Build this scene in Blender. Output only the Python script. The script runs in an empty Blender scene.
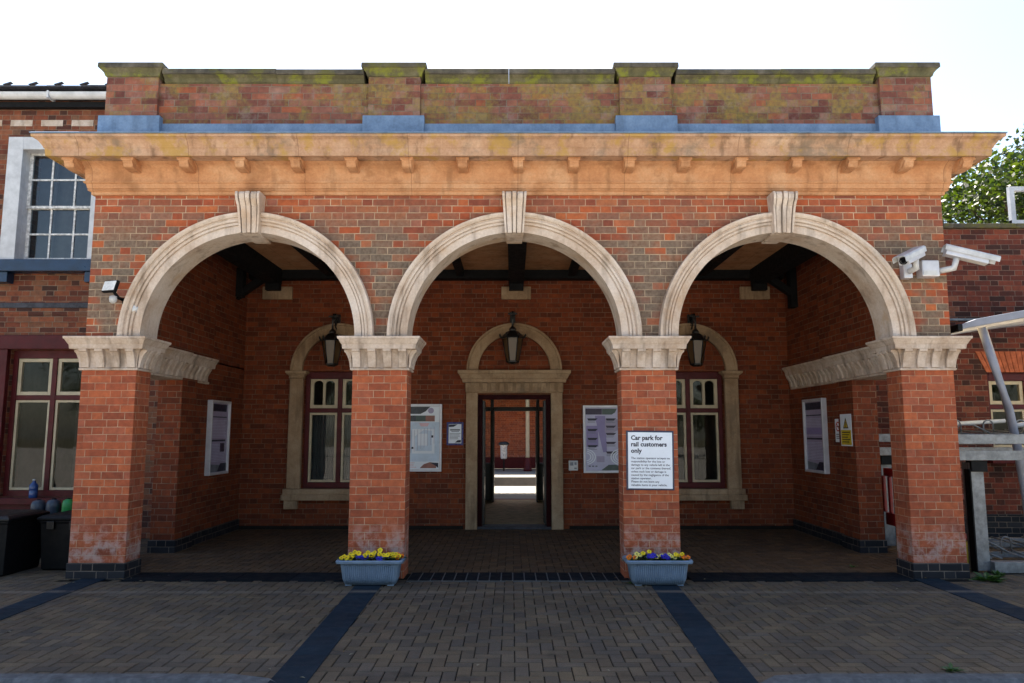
import bpy, math, random
from mathutils import Vector, Matrix
random.seed(7)
PI = math.pi
sc = bpy.context.scene
COL = sc.collection
R = math.radians

# ------------------------------------------------------------------ mesh builder
class MB:
    def __init__(s):
        s.v = []; s.f = []; s.m = []; s.c = []; s.sm = []
    def face(s, pts, m=0, col=None, smooth=False):
        i = len(s.v); s.v.extend([tuple(p) for p in pts]); s.f.append(tuple(range(i, i + len(pts))))
        s.m.append(m); s.c.append(col); s.sm.append(smooth)
    def grid(s, rings, m=0, closed=True, smooth=True, caps=False, col=None, wrap=False):
        i = len(s.v); n = len(rings[0])
        for r in rings: s.v.extend([tuple(p) for p in r])
        L = len(rings)
        for k in range(L if wrap else L - 1):
            k2 = (k + 1) % L
            for j in range(n if closed else n - 1):
                j2 = (j + 1) % n
                s.f.append((i + k*n + j, i + k*n + j2, i + k2*n + j2, i + k2*n + j)); s.m.append(m); s.c.append(col); s.sm.append(smooth)
        if caps:
            s.f.append(tuple(i + j for j in range(n))[::-1]); s.m.append(m); s.c.append(col); s.sm.append(False)
            s.f.append(tuple(i + (L-1)*n + j for j in range(n))); s.m.append(m); s.c.append(col); s.sm.append(False)
    def box(s, x0, x1, y0, y1, z0, z1, m=0, col=None):
        s.grid([[(x0,y0,z),(x1,y0,z),(x1,y1,z),(x0,y1,z)] for z in (z0, z1)], m, True, False, True, col)
    def loft(s, x0, x1, y0, y1, prof, m=0):
        """rectangle footprint lofted through (z, outset) pairs"""
        s.grid([[(x0-o,y0-o,z),(x1+o,y0-o,z),(x1+o,y1+o,z),(x0-o,y1+o,z)] for z, o in prof], m, True, False, True)
    def prism(s, poly, a, b, axis='y', m=0, smooth=False):
        def P(p, t):
            if axis == 'y': return (p[0], t, p[1])
            if axis == 'x': return (t, p[0], p[1])
            return (p[0], p[1], t)
        s.grid([[P(p, a) for p in poly], [P(p, b) for p in poly]], m, True, smooth, True)
    def tube(s, pts, r, n=8, m=0, caps=True):
        pts = [Vector(p) for p in pts]; rings = []
        rs = r if isinstance(r, (list, tuple)) else [r]*len(pts)
        for k, p in enumerate(pts):
            t = (pts[min(k+1, len(pts)-1)] - pts[max(k-1, 0)]).normalized()
            u = t.cross(Vector((0,0,1)))
            if u.length < .2: u = t.cross(Vector((0,1,0)))
            u.normalize(); w = u.cross(t)
            rings.append([p + (u*math.cos(2*PI*j/n) + w*math.sin(2*PI*j/n))*rs[k] for j in range(n)])
        s.grid(rings, m, True, True, caps)
    def lathe(s, prof, c=(0,0,0), n=16, m=0, caps=True, smooth=True):
        s.grid([[(c[0]+r*math.cos(2*PI*j/n), c[1]+r*math.sin(2*PI*j/n), c[2]+z) for j in range(n)] for r, z in prof], m, True, smooth, caps)
    def xf(s, M, start=0):
        for k in range(start, len(s.v)): s.v[k] = tuple(M @ Vector(s.v[k]))

WPOS = {}
def wpos(o): return WPOS.get(o.name, Vector((0,0,0))) if o else Vector((0,0,0))
def tag(o, label=None, cat=None, group=None, kind=None):
    if label: o['label'] = label
    if cat: o['category'] = cat
    if group: o['group'] = group
    if kind: o['kind'] = kind
    return o
def build(name, mb, mats, parent=None, bevel=0, origin=None, label=None):
    org = Vector(origin) if origin is not None else wpos(parent)
    me = bpy.data.meshes.new(name)
    V = mb.v
    me.from_pydata([(p[0]-org[0], p[1]-org[1], p[2]-org[2]) for p in V], [], mb.f)
    if not isinstance(mats, (list, tuple)): mats = [mats]
    for m in mats: me.materials.append(m)
    hascol = any(c is not None for c in mb.c)
    if hascol: me.color_attributes.new('Col', 'FLOAT_COLOR', 'CORNER')
    me.uv_layers.new(name='UVMap')
    uvs = [0.]*(2*len(me.loops)); cols = [1.]*(4*len(me.loops))
    for p in me.polygons:
        p.material_index = mb.m[p.index]; p.use_smooth = mb.sm[p.index]
        n = p.normal; ax, ay, az = abs(n.x), abs(n.y), abs(n.z)
        for li in p.loop_indices:
            q = V[me.loops[li].vertex_index]
            uvs[2*li], uvs[2*li+1] = (q[0], q[1]) if az >= ax and az >= ay else ((q[0], q[2]) if ay >= ax else (q[1] + .1, q[2]))
            if hascol: cols[4*li:4*li+3] = mb.c[p.index] or (1,1,1)
    me.uv_layers['UVMap'].data.foreach_set('uv', uvs)
    if hascol: me.color_attributes['Col'].data.foreach_set('color', cols)
    o = bpy.data.objects.new(name, me); COL.objects.link(o)
    if parent: o.parent = parent
    o.location = org - wpos(parent)
    WPOS[o.name] = org
    if bevel:
        b = o.modifiers.new('bevel', 'BEVEL'); b.width = bevel; b.segments = 2; b.limit_method = 'ANGLE'; b.angle_limit = R(40)
    if label: o['label'] = label
    return o
def thing(name, loc, label, cat, group=None):
    o = bpy.data.objects.new(name, None); COL.objects.link(o); o.location = loc; o.empty_display_size = .2
    WPOS[o.name] = Vector(loc)
    return tag(o, label, cat, group)
def struct(name, mb, mat, bevel=0):
    return tag(build(name, mb, mat, None, bevel), kind='structure')
def copytree(o, parent=None):
    c = o.copy(); COL.objects.link(c); c.parent = parent
    for ch in [x for x in list(bpy.data.objects) if x.parent == o]: copytree(ch, c)
    return c
def text(name, body, size, mat, parent, loc, rot=(PI/2,0,0), bold=0.0, align='LEFT', spacing=1.0):
    cu = bpy.data.curves.new(name, 'FONT'); cu.body = body; cu.size = size; cu.offset = bold; cu.align_x = align
    cu.extrude = .0004; cu.space_line = spacing; cu.resolution_u = 2
    cu.materials.append(mat)
    tmp = bpy.data.objects.new(name + '_curve', cu); COL.objects.link(tmp)
    dg = bpy.context.evaluated_depsgraph_get(); me = bpy.data.meshes.new_from_object(tmp.evaluated_get(dg))
    bpy.data.objects.remove(tmp); bpy.data.curves.remove(cu)
    o = bpy.data.objects.new(name, me); COL.objects.link(o); o.parent = parent; o.location = loc; o.rotation_euler = rot
    return o

# ------------------------------------------------------------------ materials
class NT:
    def __init__(s, name):
        s.mat = bpy.data.materials.new(name); s.mat.use_nodes = True
        s.t = s.mat.node_tree; s.N = s.t.nodes; s.L = s.t.links
        s.bs = s.N['Principled BSDF']; s.out = s.N['Material Output']
    def set(s, inp, v):
        if hasattr(v, 'is_linked') or hasattr(v, 'node'): s.L.new(v, inp)
        elif isinstance(v, (tuple, list)) and len(v) == 3 and len(inp.default_value) == 4: inp.default_value = (*v, 1)
        else: inp.default_value = v
    def m(s, op, a, b=None, c=None, clamp=False):
        n = s.N.new('ShaderNodeMath'); n.operation = op; n.use_clamp = clamp
        for i, v in enumerate((a, b, c)):
            if v is not None: s.set(n.inputs[i], v)
        return n.outputs[0]
    def vm(s, op, a, b=None):
        n = s.N.new('ShaderNodeVectorMath'); n.operation = op
        s.set(n.inputs[0], a)
        if b is not None: s.set(n.inputs[1], b)
        return n.outputs[0]
    def comb(s, x, y, z):
        n = s.N.new('ShaderNodeCombineXYZ')
        for i, v in enumerate((x, y, z)): s.set(n.inputs[i], v)
        return n.outputs[0]
    def sep(s, v):
        n = s.N.new('ShaderNodeSeparateXYZ'); s.L.new(v, n.inputs[0]); return n.outputs
    def noise(s, vec, scale, detail=4, rough=.55):
        n = s.N.new('ShaderNodeTexNoise'); s.L.new(vec, n.inputs['Vector'])
        n.inputs['Scale'].default_value = scale; n.inputs['Detail'].default_value = detail; n.inputs['Roughness'].default_value = rough
        return n.outputs['Fac']
    def white(s, vec):
        n = s.N.new('ShaderNodeTexWhiteNoise'); n.noise_dimensions = '3D'; s.L.new(vec, n.inputs['Vector']); return n.outputs['Value']
    def ramp(s, fac, stops, const=False):
        n = s.N.new('ShaderNodeValToRGB'); s.L.new(fac, n.inputs[0]); e = n.color_ramp.elements
        if const: n.color_ramp.interpolation = 'CONSTANT'
        while len(e) > 1: e.remove(e[-1])
        for i, (p, c) in enumerate(stops):
            k = e[0] if i == 0 else e.new(p)
            k.position = p; k.color = (*c, 1)
        return n.outputs[0]
    def mr(s, v, a, b, c=0., d=1.):
        n = s.N.new('ShaderNodeMapRange'); n.interpolation_type = 'SMOOTHSTEP'; s.set(n.inputs['Value'], v)
        for k, x in zip(('From Min','From Max','To Min','To Max'), (a, b, c, d)): n.inputs[k].default_value = x
        return n.outputs[0]
    def mix(s, f, a, b, mode='MIX'):
        n = s.N.new('ShaderNodeMix'); n.data_type = 'RGBA'; n.blend_type = mode
        s.set(n.inputs[0], f); s.set(n.inputs[6], a); s.set(n.inputs[7], b); return n.outputs[2]
    def bump(s, h, dist, strength=1.):
        n = s.N.new('ShaderNodeBump'); n.inputs['Distance'].default_value = dist; n.inputs['Strength'].default_value = strength
        s.L.new(h, n.inputs['Height']); s.L.new(n.outputs[0], s.bs.inputs['Normal'])
    def pos(s):
        return s.N.new('ShaderNodeNewGeometry').outputs['Position']
    def obj(s):
        return s.N.new('ShaderNodeTexCoord').outputs['Object']
    def uv(s):
        return s.N.new('ShaderNodeTexCoord').outputs['UV']
    def fin(s, col, rough=.8, spec=.3, metal=0.):
        s.set(s.bs.inputs['Base Color'], col); s.set(s.bs.inputs['Roughness'], rough)
        s.bs.inputs['Specular IOR Level'].default_value = spec; s.bs.inputs['Metallic'].default_value = metal
        return s.mat

def brick(name, ramp, mortar, seed=0., stain=None, eng=False, cw=.3375, rough=.85, mort=(.0026,.0058), white_base=False, lichen=False, fade=.6):
    n = NT(name); uv0 = n.uv(); p = n.pos()
    x, y, z = n.sep(p)
    wob = n.noise(n.vm('ADD', p, (seed, 0, 0)), 3.0, 2)
    U = n.sep(uv0)
    u = n.m('ADD', U[0], n.m('MULTIPLY', n.m('SUBTRACT', wob, .5), .012)); v = n.m('ADD', U[1], n.m('MULTIPLY', n.m('SUBTRACT', wob, .5), .009))
    vr = n.m('DIVIDE', v, .075); row = n.m('FLOOR', vr); fv = n.m('SUBTRACT', vr, row)
    jit = n.m('MULTIPLY', n.white(n.comb(row, 3.3, seed)), .12)
    off = n.m('ADD', n.m('MULTIPLY', n.m('FLOORED_MODULO', row, 2.), .5), jit)
    uu = n.m('ADD', n.m('DIVIDE', u, cw), off); cu = n.m('FLOOR', uu); fu = n.m('SUBTRACT', uu, cu)
    isH = n.m('GREATER_THAN', fu, .6667)
    bid = n.m('ADD', n.m('MULTIPLY', cu, 2.), isH)
    du = n.m('MULTIPLY', n.m('MINIMUM', n.m('MINIMUM', fu, n.m('SUBTRACT', 1., fu)), n.m('ABSOLUTE', n.m('SUBTRACT', fu, .6667))), cw)
    dv = n.m('MULTIPLY', n.m('MINIMUM', fv, n.m('SUBTRACT', 1., fv)), .075)
    fine = n.noise(p, 90., 3)
    d = n.m('ADD', n.m('MINIMUM', du, dv), n.m('MULTIPLY', n.m('SUBTRACT', fine, .5), .002))
    mo = n.m('MULTIPLY', n.mr(d, mort[0], mort[1], 1., 0.), n.mr(n.noise(n.vm('ADD', p, (7., 3., seed)), 4.5, 5, .7), .36, .6, .45, 1.))
    w1 = n.white(n.comb(bid, row, seed)); w2 = n.white(n.comb(bid, row, seed + 17.3))
    bc = n.ramp(w1, ramp)
    big = n.noise(p, 1.1, 5, .6); mid = n.noise(p, 14., 5, .65)
    bc = n.mix(fade, bc, n.mix(1., bc, n.ramp(mid, [(.25,(.45,.42,.42)), (.5,(1.,.97,.95)), (.75,(1.6,1.55,1.5))]), 'MULTIPLY'))
    mc = n.mix(n.mr(n.noise(p, 5., 4), .35, .65), mortar, tuple(c*.62 for c in mortar))
    if stain:
        # weathering: grey-olive crust on the spandrels above the piers, brick by brick
        sx = n.m('ABSOLUTE', x)
        a = n.m('ABSOLUTE', n.m('SUBTRACT', sx, 1.40))
        b = n.m('ABSOLUTE', n.m('SUBTRACT', sx, 4.25))
        topw = n.mr(z, 2.4, 3.85, .0, 1.)
        wid = n.m('ADD', .36, n.m('MULTIPLY', topw, 1.25))
        ga = n.m('SUBTRACT', 1., n.m('DIVIDE', a, wid)); gb = n.m('SUBTRACT', .78, n.m('DIVIDE', b, wid))
        g = n.m('MAXIMUM', ga, gb)
        zz = n.m('MULTIPLY', n.mr(z, 2.30, 2.42), n.mr(z, 3.3, 4.1, 1., .08))
        big2 = n.noise(p, 2.2, 4, .6)
        f = n.m('ADD', n.m('ADD', n.m('MULTIPLY', g, .75), n.m('MULTIPLY', n.m('SUBTRACT', w2, .5), 1.15)), n.m('MULTIPLY', n.m('SUBTRACT', big2, .5), 1.6))
        f = n.m('MULTIPLY', n.mr(f, .0, .62), zz)
        sc_ = n.ramp(n.noise(p, 26., 4), [(.3, stain[0]), (.5, stain[1]), (.72, stain[2])])
        bc = n.mix(n.m('MULTIPLY', f, .85), bc, sc_)
        mc = n.mix(n.m('MULTIPLY', f, .45), mc, (.33,.27,.18))
    col = n.mix(mo, bc, mc)
    col = n.mix(n.mr(big, .35, .75, 0., .3), col, n.mix(1., col, (.66,.62,.58), 'MULTIPLY'))
    if white_base:
        wz = n.m('MULTIPLY', n.mr(z, .12, .2), n.mr(z, .3, .62, 1., 0.))
        f = n.m('MULTIPLY', wz, n.mr(n.noise(p, 7., 5, .7), .42, .62))
        col = n.mix(n.m('MULTIPLY', f, .6), col, (.42,.36,.33))
    if lichen:
        f = n.m('ADD', n.noise(p, 2.4, 5, .65), n.m('MULTIPLY', n.m('SUBTRACT', w2, .5), .12))
        g = n.m('MULTIPLY', n.mr(n.m('ADD', n.m('ADD', f, n.m('MULTIPLY', n.m('SUBTRACT', n.noise(p, 30., 4, .7), .5), .25)), n.mr(n.m('ABSOLUTE', n.m('SUBTRACT', x, .6)), .6, 4.6, .065, -.04)), .45, .64), .68)
        col = n.mix(g, col, n.ramp(n.noise(p, 22., 4), [(.3,(.11,.09,.05)), (.5,(.19,.15,.045)), (.65,(.26,.19,.035)), (.8,(.19,.155,.09))]))
        f2 = n.mr(n.noise(n.vm('ADD', p, (5.,2.,9.)), 5., 5, .7), .5, .68)
        col = n.mix(n.m('MULTIPLY', f2, .35), col, (.27,.21,.185))
    h = n.m('ADD', n.m('MULTIPLY', n.m('SUBTRACT', 1., mo), 1.), n.m('MULTIPLY', mid, .5))
    n.bump(h, .006, .7)
    return n.fin(col, n.mr(mid, .2, .8, rough - .12, rough + .08), .45 if eng else .25)

def stone(name, c0, c1, c2, scale=3., streak=0., grime=None, rough=.85, lich=None, joint=0.):
    n = NT(name); p = n.pos()
    a = n.noise(p, scale, 6, .65); b = n.noise(n.vm('MULTIPLY', p, (9., 9., 1.2)), 1.0, 4)
    col = n.ramp(a, [(.3, c0), (.5, c1), (.7, c2)])
    col = n.mix(.5, col, n.mix(1., col, n.ramp(n.noise(p, 45., 4, .7), [(.3,(.75,.72,.7)), (.7,(1.2,1.2,1.2))]), 'MULTIPLY'))
    if streak: col = n.mix(n.m('MULTIPLY', n.mr(b, .5, .72), streak), col, tuple(c*.38 for c in c0))
    if grime: col = n.mix(n.m('MULTIPLY', n.mr(n.noise(n.vm('ADD', p, (3.,8.,1.)), 1.6, 6, .7), .52, .68), .8), col, grime)
    if lich: col = n.mix(n.m('MULTIPLY', n.mr(n.noise(n.vm('ADD', p, (13.,2.,4.)), 3., 6, .7), .5, .62), .8), col, lich)
    if joint:   # mortar joints between the long stones
        x_ = n.m('FRACT', n.m('DIVIDE', n.m('ADD', n.sep(p)[0], n.m('MULTIPLY', n.noise(p, 8., 2), .005)), joint))
        jm = n.mr(n.m('MINIMUM', x_, n.m('SUBTRACT', 1., x_)), .0018, .0048, .5, 0.)
        col = n.mix(jm, col, tuple(c*.35 for c in c0))
    n.bump(n.noise(p, 30., 5, .7), .004, .6)
    return n.fin(col, rough, .25)

def paint(name, c, rough=.45, spec=.5, var=.25, metal=0., scale=6., bump=.0):
    n = NT(name); p = n.obj()
    a = n.noise(p, scale, 5, .65)
    col = n.mix(n.mr(a, .3, .7), tuple(v*(1-var) for v in c), tuple(min(1, v*(1+var*.5)) for v in c))
    if bump: n.bump(n.noise(p, 60., 4), bump, .5)
    return n.fin(col, n.mr(n.noise(p, scale*3, 4), .2, .8, max(.05, rough-.1), min(1, rough+.12)), spec, metal)

def glassmat(name, tint=(.9,.95,.95), dark=.0, k=1.6):
    n = NT(name)
    tr = n.N.new('ShaderNodeBsdfTransparent'); tr.inputs[0].default_value = (*tint, 1)
    gl = n.N.new('ShaderNodeBsdfGlossy'); gl.inputs['Roughness'].default_value = .02; gl.inputs[0].default_value = (1,1,1,1)
    wn = n.N.new('ShaderNodeBump'); wn.inputs['Distance'].default_value = .004; wn.inputs['Strength'].default_value = .15
    n.L.new(n.noise(n.obj(), 2.5, 2), wn.inputs['Height']); n.L.new(wn.outputs[0], gl.inputs['Normal'])
    fr = n.N.new('ShaderNodeFresnel'); fr.inputs[0].default_value = 1.52
    mx = n.N.new('ShaderNodeMixShader')
    n.L.new(n.m('ADD', n.m('MULTIPLY', fr.outputs[0], k), dark, clamp=True), mx.inputs[0])
    n.L.new(tr.outputs[0], mx.inputs[1]); n.L.new(gl.outputs[0], mx.inputs[2]); n.L.new(mx.outputs[0], n.out.inputs[0])
    return n.mat

REDS = [(0.,(.19,.055,.034)), (.15,(.26,.065,.032)), (.4,(.31,.073,.031)), (.65,(.35,.086,.033)), (.85,(.38,.112,.042)), (1.,(.28,.105,.072))]
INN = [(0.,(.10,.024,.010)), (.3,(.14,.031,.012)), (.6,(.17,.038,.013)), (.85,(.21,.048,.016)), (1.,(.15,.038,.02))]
MORT = (.55,.39,.26)
STAIN = ((.085,.073,.052), (.145,.125,.093), (.205,.175,.132))
M = {}
M['brick_front'] = brick('brick_front', REDS, MORT, 1., stain=STAIN, white_base=True)
M['brick_pier'] = brick('brick_pier', [(0.,(.24,.062,.031)), (.4,(.325,.082,.037)), (.75,(.39,.105,.043)), (1.,(.30,.09,.052))], (.52,.34,.22), 4., white_base=True, mort=(.0018,.0046))
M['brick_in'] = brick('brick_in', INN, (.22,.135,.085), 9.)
M['brick_old'] = brick('brick_old', [(0.,(.055,.025,.019)), (.2,(.10,.032,.02)), (.45,(.165,.048,.026)), (.7,(.22,.07,.033)), (.85,(.15,.075,.045)), (1.,(.24,.085,.042))], (.24,.18,.13), 13.)
M['brick_dark'] = brick('brick_dark', [(0.,(.04,.017,.014)), (.3,(.085,.022,.016)), (.7,(.14,.034,.021)), (.9,(.17,.043,.025)), (1.,(.20,.075,.045))], (.22,.155,.12), 23.)
M['brick_parapet'] = brick('brick_parapet', [(0.,(.11,.036,.028)), (.3,(.17,.062,.045)), (.6,(.22,.092,.066)), (.85,(.26,.075,.037)), (1.,(.24,.14,.11))], (.19,.16,.12), 31., lichen=True)
M['brick_eng'] = brick('brick_eng', [(0.,(.006,.007,.010)), (.5,(.011,.012,.017)), (1.,(.022,.022,.026))], (.20,.155,.12), 41., rough=.7)
M['rubber_brick'] = paint('rubber_brick', (.42,.12,.06), .85, .2, .35, scale=9.)
M['stone'] = stone('stone', (.35,.255,.185), (.50,.40,.325), (.60,.51,.44), 4., .6, grime=(.40,.27,.175))
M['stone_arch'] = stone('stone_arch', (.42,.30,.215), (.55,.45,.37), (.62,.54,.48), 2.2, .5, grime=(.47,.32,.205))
M['stone_ochre'] = stone('stone_ochre', (.40,.18,.083), (.49,.25,.125), (.54,.325,.19), 3., .4, grime=(.30,.14,.065), joint=1.12)
M['stone_corona'] = stone('stone_corona', (.34,.19,.11), (.43,.26,.165), (.50,.34,.235), 4., .7, grime=(.19,.14,.10), lich=(.38,.23,.06), joint=1.12)
M['stone_coping'] = stone('stone_coping', (.045,.04,.033), (.085,.075,.058), (.14,.125,.10), 5., .5, grime=(.03,.03,.025), lich=(.10,.095,.025))
M['stone_coping_low'] = stone('stone_coping_low', (.065,.058,.033), (.10,.092,.045), (.15,.13,.08), 6., .4, grime=(.06,.05,.03), lich=(.17,.18,.02))
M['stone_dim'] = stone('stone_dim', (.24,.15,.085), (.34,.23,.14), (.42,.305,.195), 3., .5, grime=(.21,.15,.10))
M['lead'] = stone('lead', (.105,.165,.26), (.145,.225,.345), (.20,.29,.42), 5., .3, rough=.5)
M['maroon'] = paint('maroon', (.075,.005,.007), .5, .25)
M['cream'] = paint('cream', (.46,.38,.25), .45, var=.15)
M['white_paint'] = paint('white_paint', (.56,.56,.57), .5, var=.18)
M['white_worn'] = paint('white_worn', (.66,.65,.63), .6, var=.45, scale=22.)
M['blue_paint'] = paint('blue_paint', (.007,.03,.075), .35)
M['black_iron'] = paint('black_iron', (.006,.006,.007), .4)
M['timber_black'] = paint('timber_black', (.006,.006,.007), .75, .2)
M['black_plastic'] = paint('black_plastic', (.002,.0022,.003), .6, .2)
M['black_lid'] = paint('black_lid', (.003,.004,.006), .4, .3)
M['grey_plastic'] = paint('grey_plastic', (.03,.04,.06), .4)
M['green_plastic'] = paint('green_plastic', (.01,.22,.045), .4)
M['alu'] = paint('alu', (.56,.56,.60), .4, .5, .12, .3)
M['white_box'] = paint('white_box', (.52,.52,.52), .4)
M['galv'] = paint('galv', (.20,.21,.22), .45, .5, .35, .4, 14.)
M['shelter_grey'] = paint('shelter_grey', (.24,.25,.30), .4, .5, .15)
M['red_plastic'] = paint('red_plastic', (.26,.008,.010), .4)
M['yellow_plastic'] = paint('yellow_plastic', (.6,.42,.02), .4)
M['navy'] = paint('navy', (.012,.018,.06), .4)
M['blue_frame'] = paint('blue_frame', (.01,.016,.16), .3)
M['sign_white'] = paint('sign_white', (.72,.76,.82), .35, var=.04)
M['ink'] = paint('ink', (.012,.014,.035), .5)
M['ink_soft'] = paint('ink_soft', (.16,.18,.22), .5)
M['purple_dark'] = paint('purple_dark', (.025,.012,.045), .4)
M['lavender'] = paint('lavender', (.25,.21,.42), .4, var=.08)
M['mauve'] = paint('mauve', (.33,.29,.42), .4, var=.1)
M['pale_lilac'] = paint('pale_lilac', (.46,.45,.61), .4, var=.08)
M['pale_blue'] = paint('pale_blue', (.52,.62,.74), .4, var=.1)
M['pale_pink'] = paint('pale_pink', (.66,.42,.46), .4, var=.1)
M['dusk'] = paint('dusk', (.025,.03,.045), .4, var=.6, scale=20.)
M['terracotta'] = paint('terracotta', (.3,.12,.09), .5)
M['sage'] = paint('sage', (.06,.09,.08), .5)
M['warn_yellow'] = paint('warn_yellow', (.62,.44,.02), .4)
M['red_ink'] = paint('red_ink', (.55,.03,.03), .4)
M['planter_blue'] = paint('planter_blue', (.165,.23,.31), .5, .4, .18)
M['soil'] = paint('soil', (.02,.013,.008), .95, .1, .5, scale=40.)
M['bottle'] = paint('bottle', (.02,.06,.20), .15)
M['curtain'] = paint('curtain', (.055,.055,.055), .9, .1, .3, scale=4.)
M['interior'] = paint('interior', (.10,.085,.07), .9, .1)
M['interior_cream'] = paint('interior_cream', (.30,.24,.17), .8, .2)
M['interior_floor'] = paint('interior_floor', (.62,.43,.24), .85, .1, .3)
M['door_dark'] = paint('door_dark', (.008,.012,.012), .35)
M['glass'] = glassmat('glass', k=.45)
M['glass_bright'] = glassmat('glass_bright', (.6,.7,.8), .0, 1.5)
M['lens'] = paint('lens', (.004,.004,.006), .08)
M['lamp_white'] = paint('lamp_white', (.66,.65,.62), .3)
M['slate'] = paint('slate', (.055,.055,.065), .7, .3, .4, scale=12.)
M['bark'] = paint('bark', (.09,.065,.045), .9, .1, .5, scale=10.)
M['canopy_roof'] = paint('canopy_roof', (.45,.40,.30), .6)
M['concrete'] = paint('concrete', (.22,.205,.18), .85, .2, .2, scale=2.)
M['kerb'] = stone('kerb', (.06,.062,.065), (.09,.093,.097), (.13,.135,.14), 14., .3)
M['rail'] = paint('rail', (.2,.12,.08), .5, .5, .3, .7)
M['ballast'] = stone('ballast', (.05,.04,.035), (.10,.085,.07), (.17,.15,.13), 18.)
M['poly'] = None
def polymat():
    n = NT('polycarbonate')
    col = n.mix(n.mr(n.noise(n.obj(), 3., 4), .3, .7), (.80,.70,.52), (.90,.82,.66))
    d = n.N.new('ShaderNodeBsdfDiffuse'); t = n.N.new('ShaderNodeBsdfTranslucent'); mx = n.N.new('ShaderNodeMixShader')
    n.L.new(col, d.inputs[0]); n.L.new(col, t.inputs[0]); mx.inputs[0].default_value = .8
    n.L.new(d.outputs[0], mx.inputs[1]); n.L.new(t.outputs[0], mx.inputs[2]); n.L.new(mx.outputs[0], n.out.inputs[0]); return n.mat
M['poly'] = polymat()
def leafmat(name, c0, c1, tr=.45):
    n = NT(name)
    at = n.N.new('ShaderNodeAttribute'); at.attribute_name = 'Col'
    v = n.sep(at.outputs['Vector'])[0]
    col = n.mix(v, c0, c1)
    d = n.N.new('ShaderNodeBsdfPrincipled'); t = n.N.new('ShaderNodeBsdfTranslucent'); mx = n.N.new('ShaderNodeMixShader')
    d.inputs['Roughness'].default_value = .5; n.L.new(col, d.inputs['Base Color'])
    n.L.new(n.mix(1., col, (1.3,1.35,.5), 'MULTIPLY'), t.inputs[0]); mx.inputs[0].default_value = tr
    n.L.new(d.outputs[0], mx.inputs[1]); n.L.new(t.outputs[0], mx.inputs[2]); n.L.new(mx.outputs[0], n.out.inputs[0]); return n.mat
M['leaf'] = leafmat('leaf', (.005,.015,.003), (.055,.08,.009))
M['leaf_low'] = leafmat('leaf_low', (.02,.06,.015), (.06,.13,.03), .25)
def petal(name, c, c2):
    n = NT(name); return n.fin(n.mix(n.mr(n.noise(n.obj(), 30., 3), .35, .65), c, c2), .6, .2)
M['petal_yellow'] = petal('petal_yellow', (.80,.50,.01), (.85,.66,.03))
M['petal_blue'] = petal('petal_blue', (.02,.02,.30), (.05,.035,.42))
M['petal_orange'] = petal('petal_orange', (.78,.16,.015), (.8,.25,.02))
M['petal_cream'] = petal('petal_cream', (.75,.62,.12), (.8,.7,.25))
def paver(name, tint=(1,1,1), moss=0.):
    n = NT(name); p = n.pos()
    at = n.N.new('ShaderNodeAttribute'); at.attribute_name = 'Col'
    a = n.noise(p, 1.3, 5, .6); b = n.noise(p, 120., 3, .7)
    col = n.mix(1., at.outputs['Color'], n.ramp(a, [(.3,(.58*tint[0],.58*tint[1],.60*tint[2])), (.7,(.95*tint[0],.90*tint[1],.83*tint[2]))]), 'MULTIPLY')
    col = n.mix(.7, col, n.mix(1., col, n.ramp(b, [(.3,(.6,.6,.6)), (.7,(1.45,1.45,1.45))]), 'MULTIPLY'))
    # pale dust line left where the cornice drips on the blocks
    y = n.sep(p)[1]
    dr = n.m('MULTIPLY', n.mr(n.m('ABSOLUTE', n.m('ADD', y, .62)), .01, .075, 1., 0.), n.mr(n.noise(p, 6., 3), .25, .55))
    col = n.mix(n.m('MULTIPLY', dr, .6), col, (.19,.155,.12))
    # trodden gum spots, darker damp patches
    vo = n.N.new('ShaderNodeTexVoronoi'); vo.inputs['Scale'].default_value = 1.7; n.L.new(p, vo.inputs['Vector'])
    col = n.mix(n.mr(n.m('ADD', vo.outputs['Distance'], n.m('MULTIPLY', n.m('SUBTRACT', n.noise(p, 40., 2), .5), .02)), .018, .030, .65, 0.), col, (.20,.19,.175))
    col = n.mix(n.mr(n.noise(n.vm('ADD', p, (4.,9.,0.)), 2.1, 4, .6), .58, .70, 0., .5), col, n.mix(1., col, (.45,.45,.46), 'MULTIPLY'))
    n.bump(b, .002, .6)
    return n.fin(col, n.mr(n.noise(p, 9., 4), .3, .7, .75, .92), .16)
M['paver'] = paver('paver')
M['joint'] = paint('joint', (.018,.016,.013), .95, .1, .3)
def asphalt():
    n = NT('asphalt'); p = n.pos()
    col = n.ramp(n.noise(p, 60., 4, .7), [(.3,(.30,.29,.27)), (.7,(.43,.41,.375))])
    col = n.mix(n.mr(n.noise(p, .4, 5), .4, .65), col, (.38,.36,.325)); n.bump(n.noise(p, 150., 3), .004, .6)
    return n.fin(col, .9, .2)
M['asphalt'] = asphalt()
M['ground'] = stone('ground_mat', (.07,.08,.03), (.11,.10,.06), (.16,.14,.09), .6)

# ------------------------------------------------------------------ dimensions measured from the photograph
SP = 2.79; ZS = 2.42; RI = 1.108; RO = 1.31; PW = .565; PD = .31; XE = 4.48; YB = 3.8; XI = 4.2; ZC = 3.94
ARC = (-2.80, -.04, 2.762)
YW = 2.8

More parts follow.
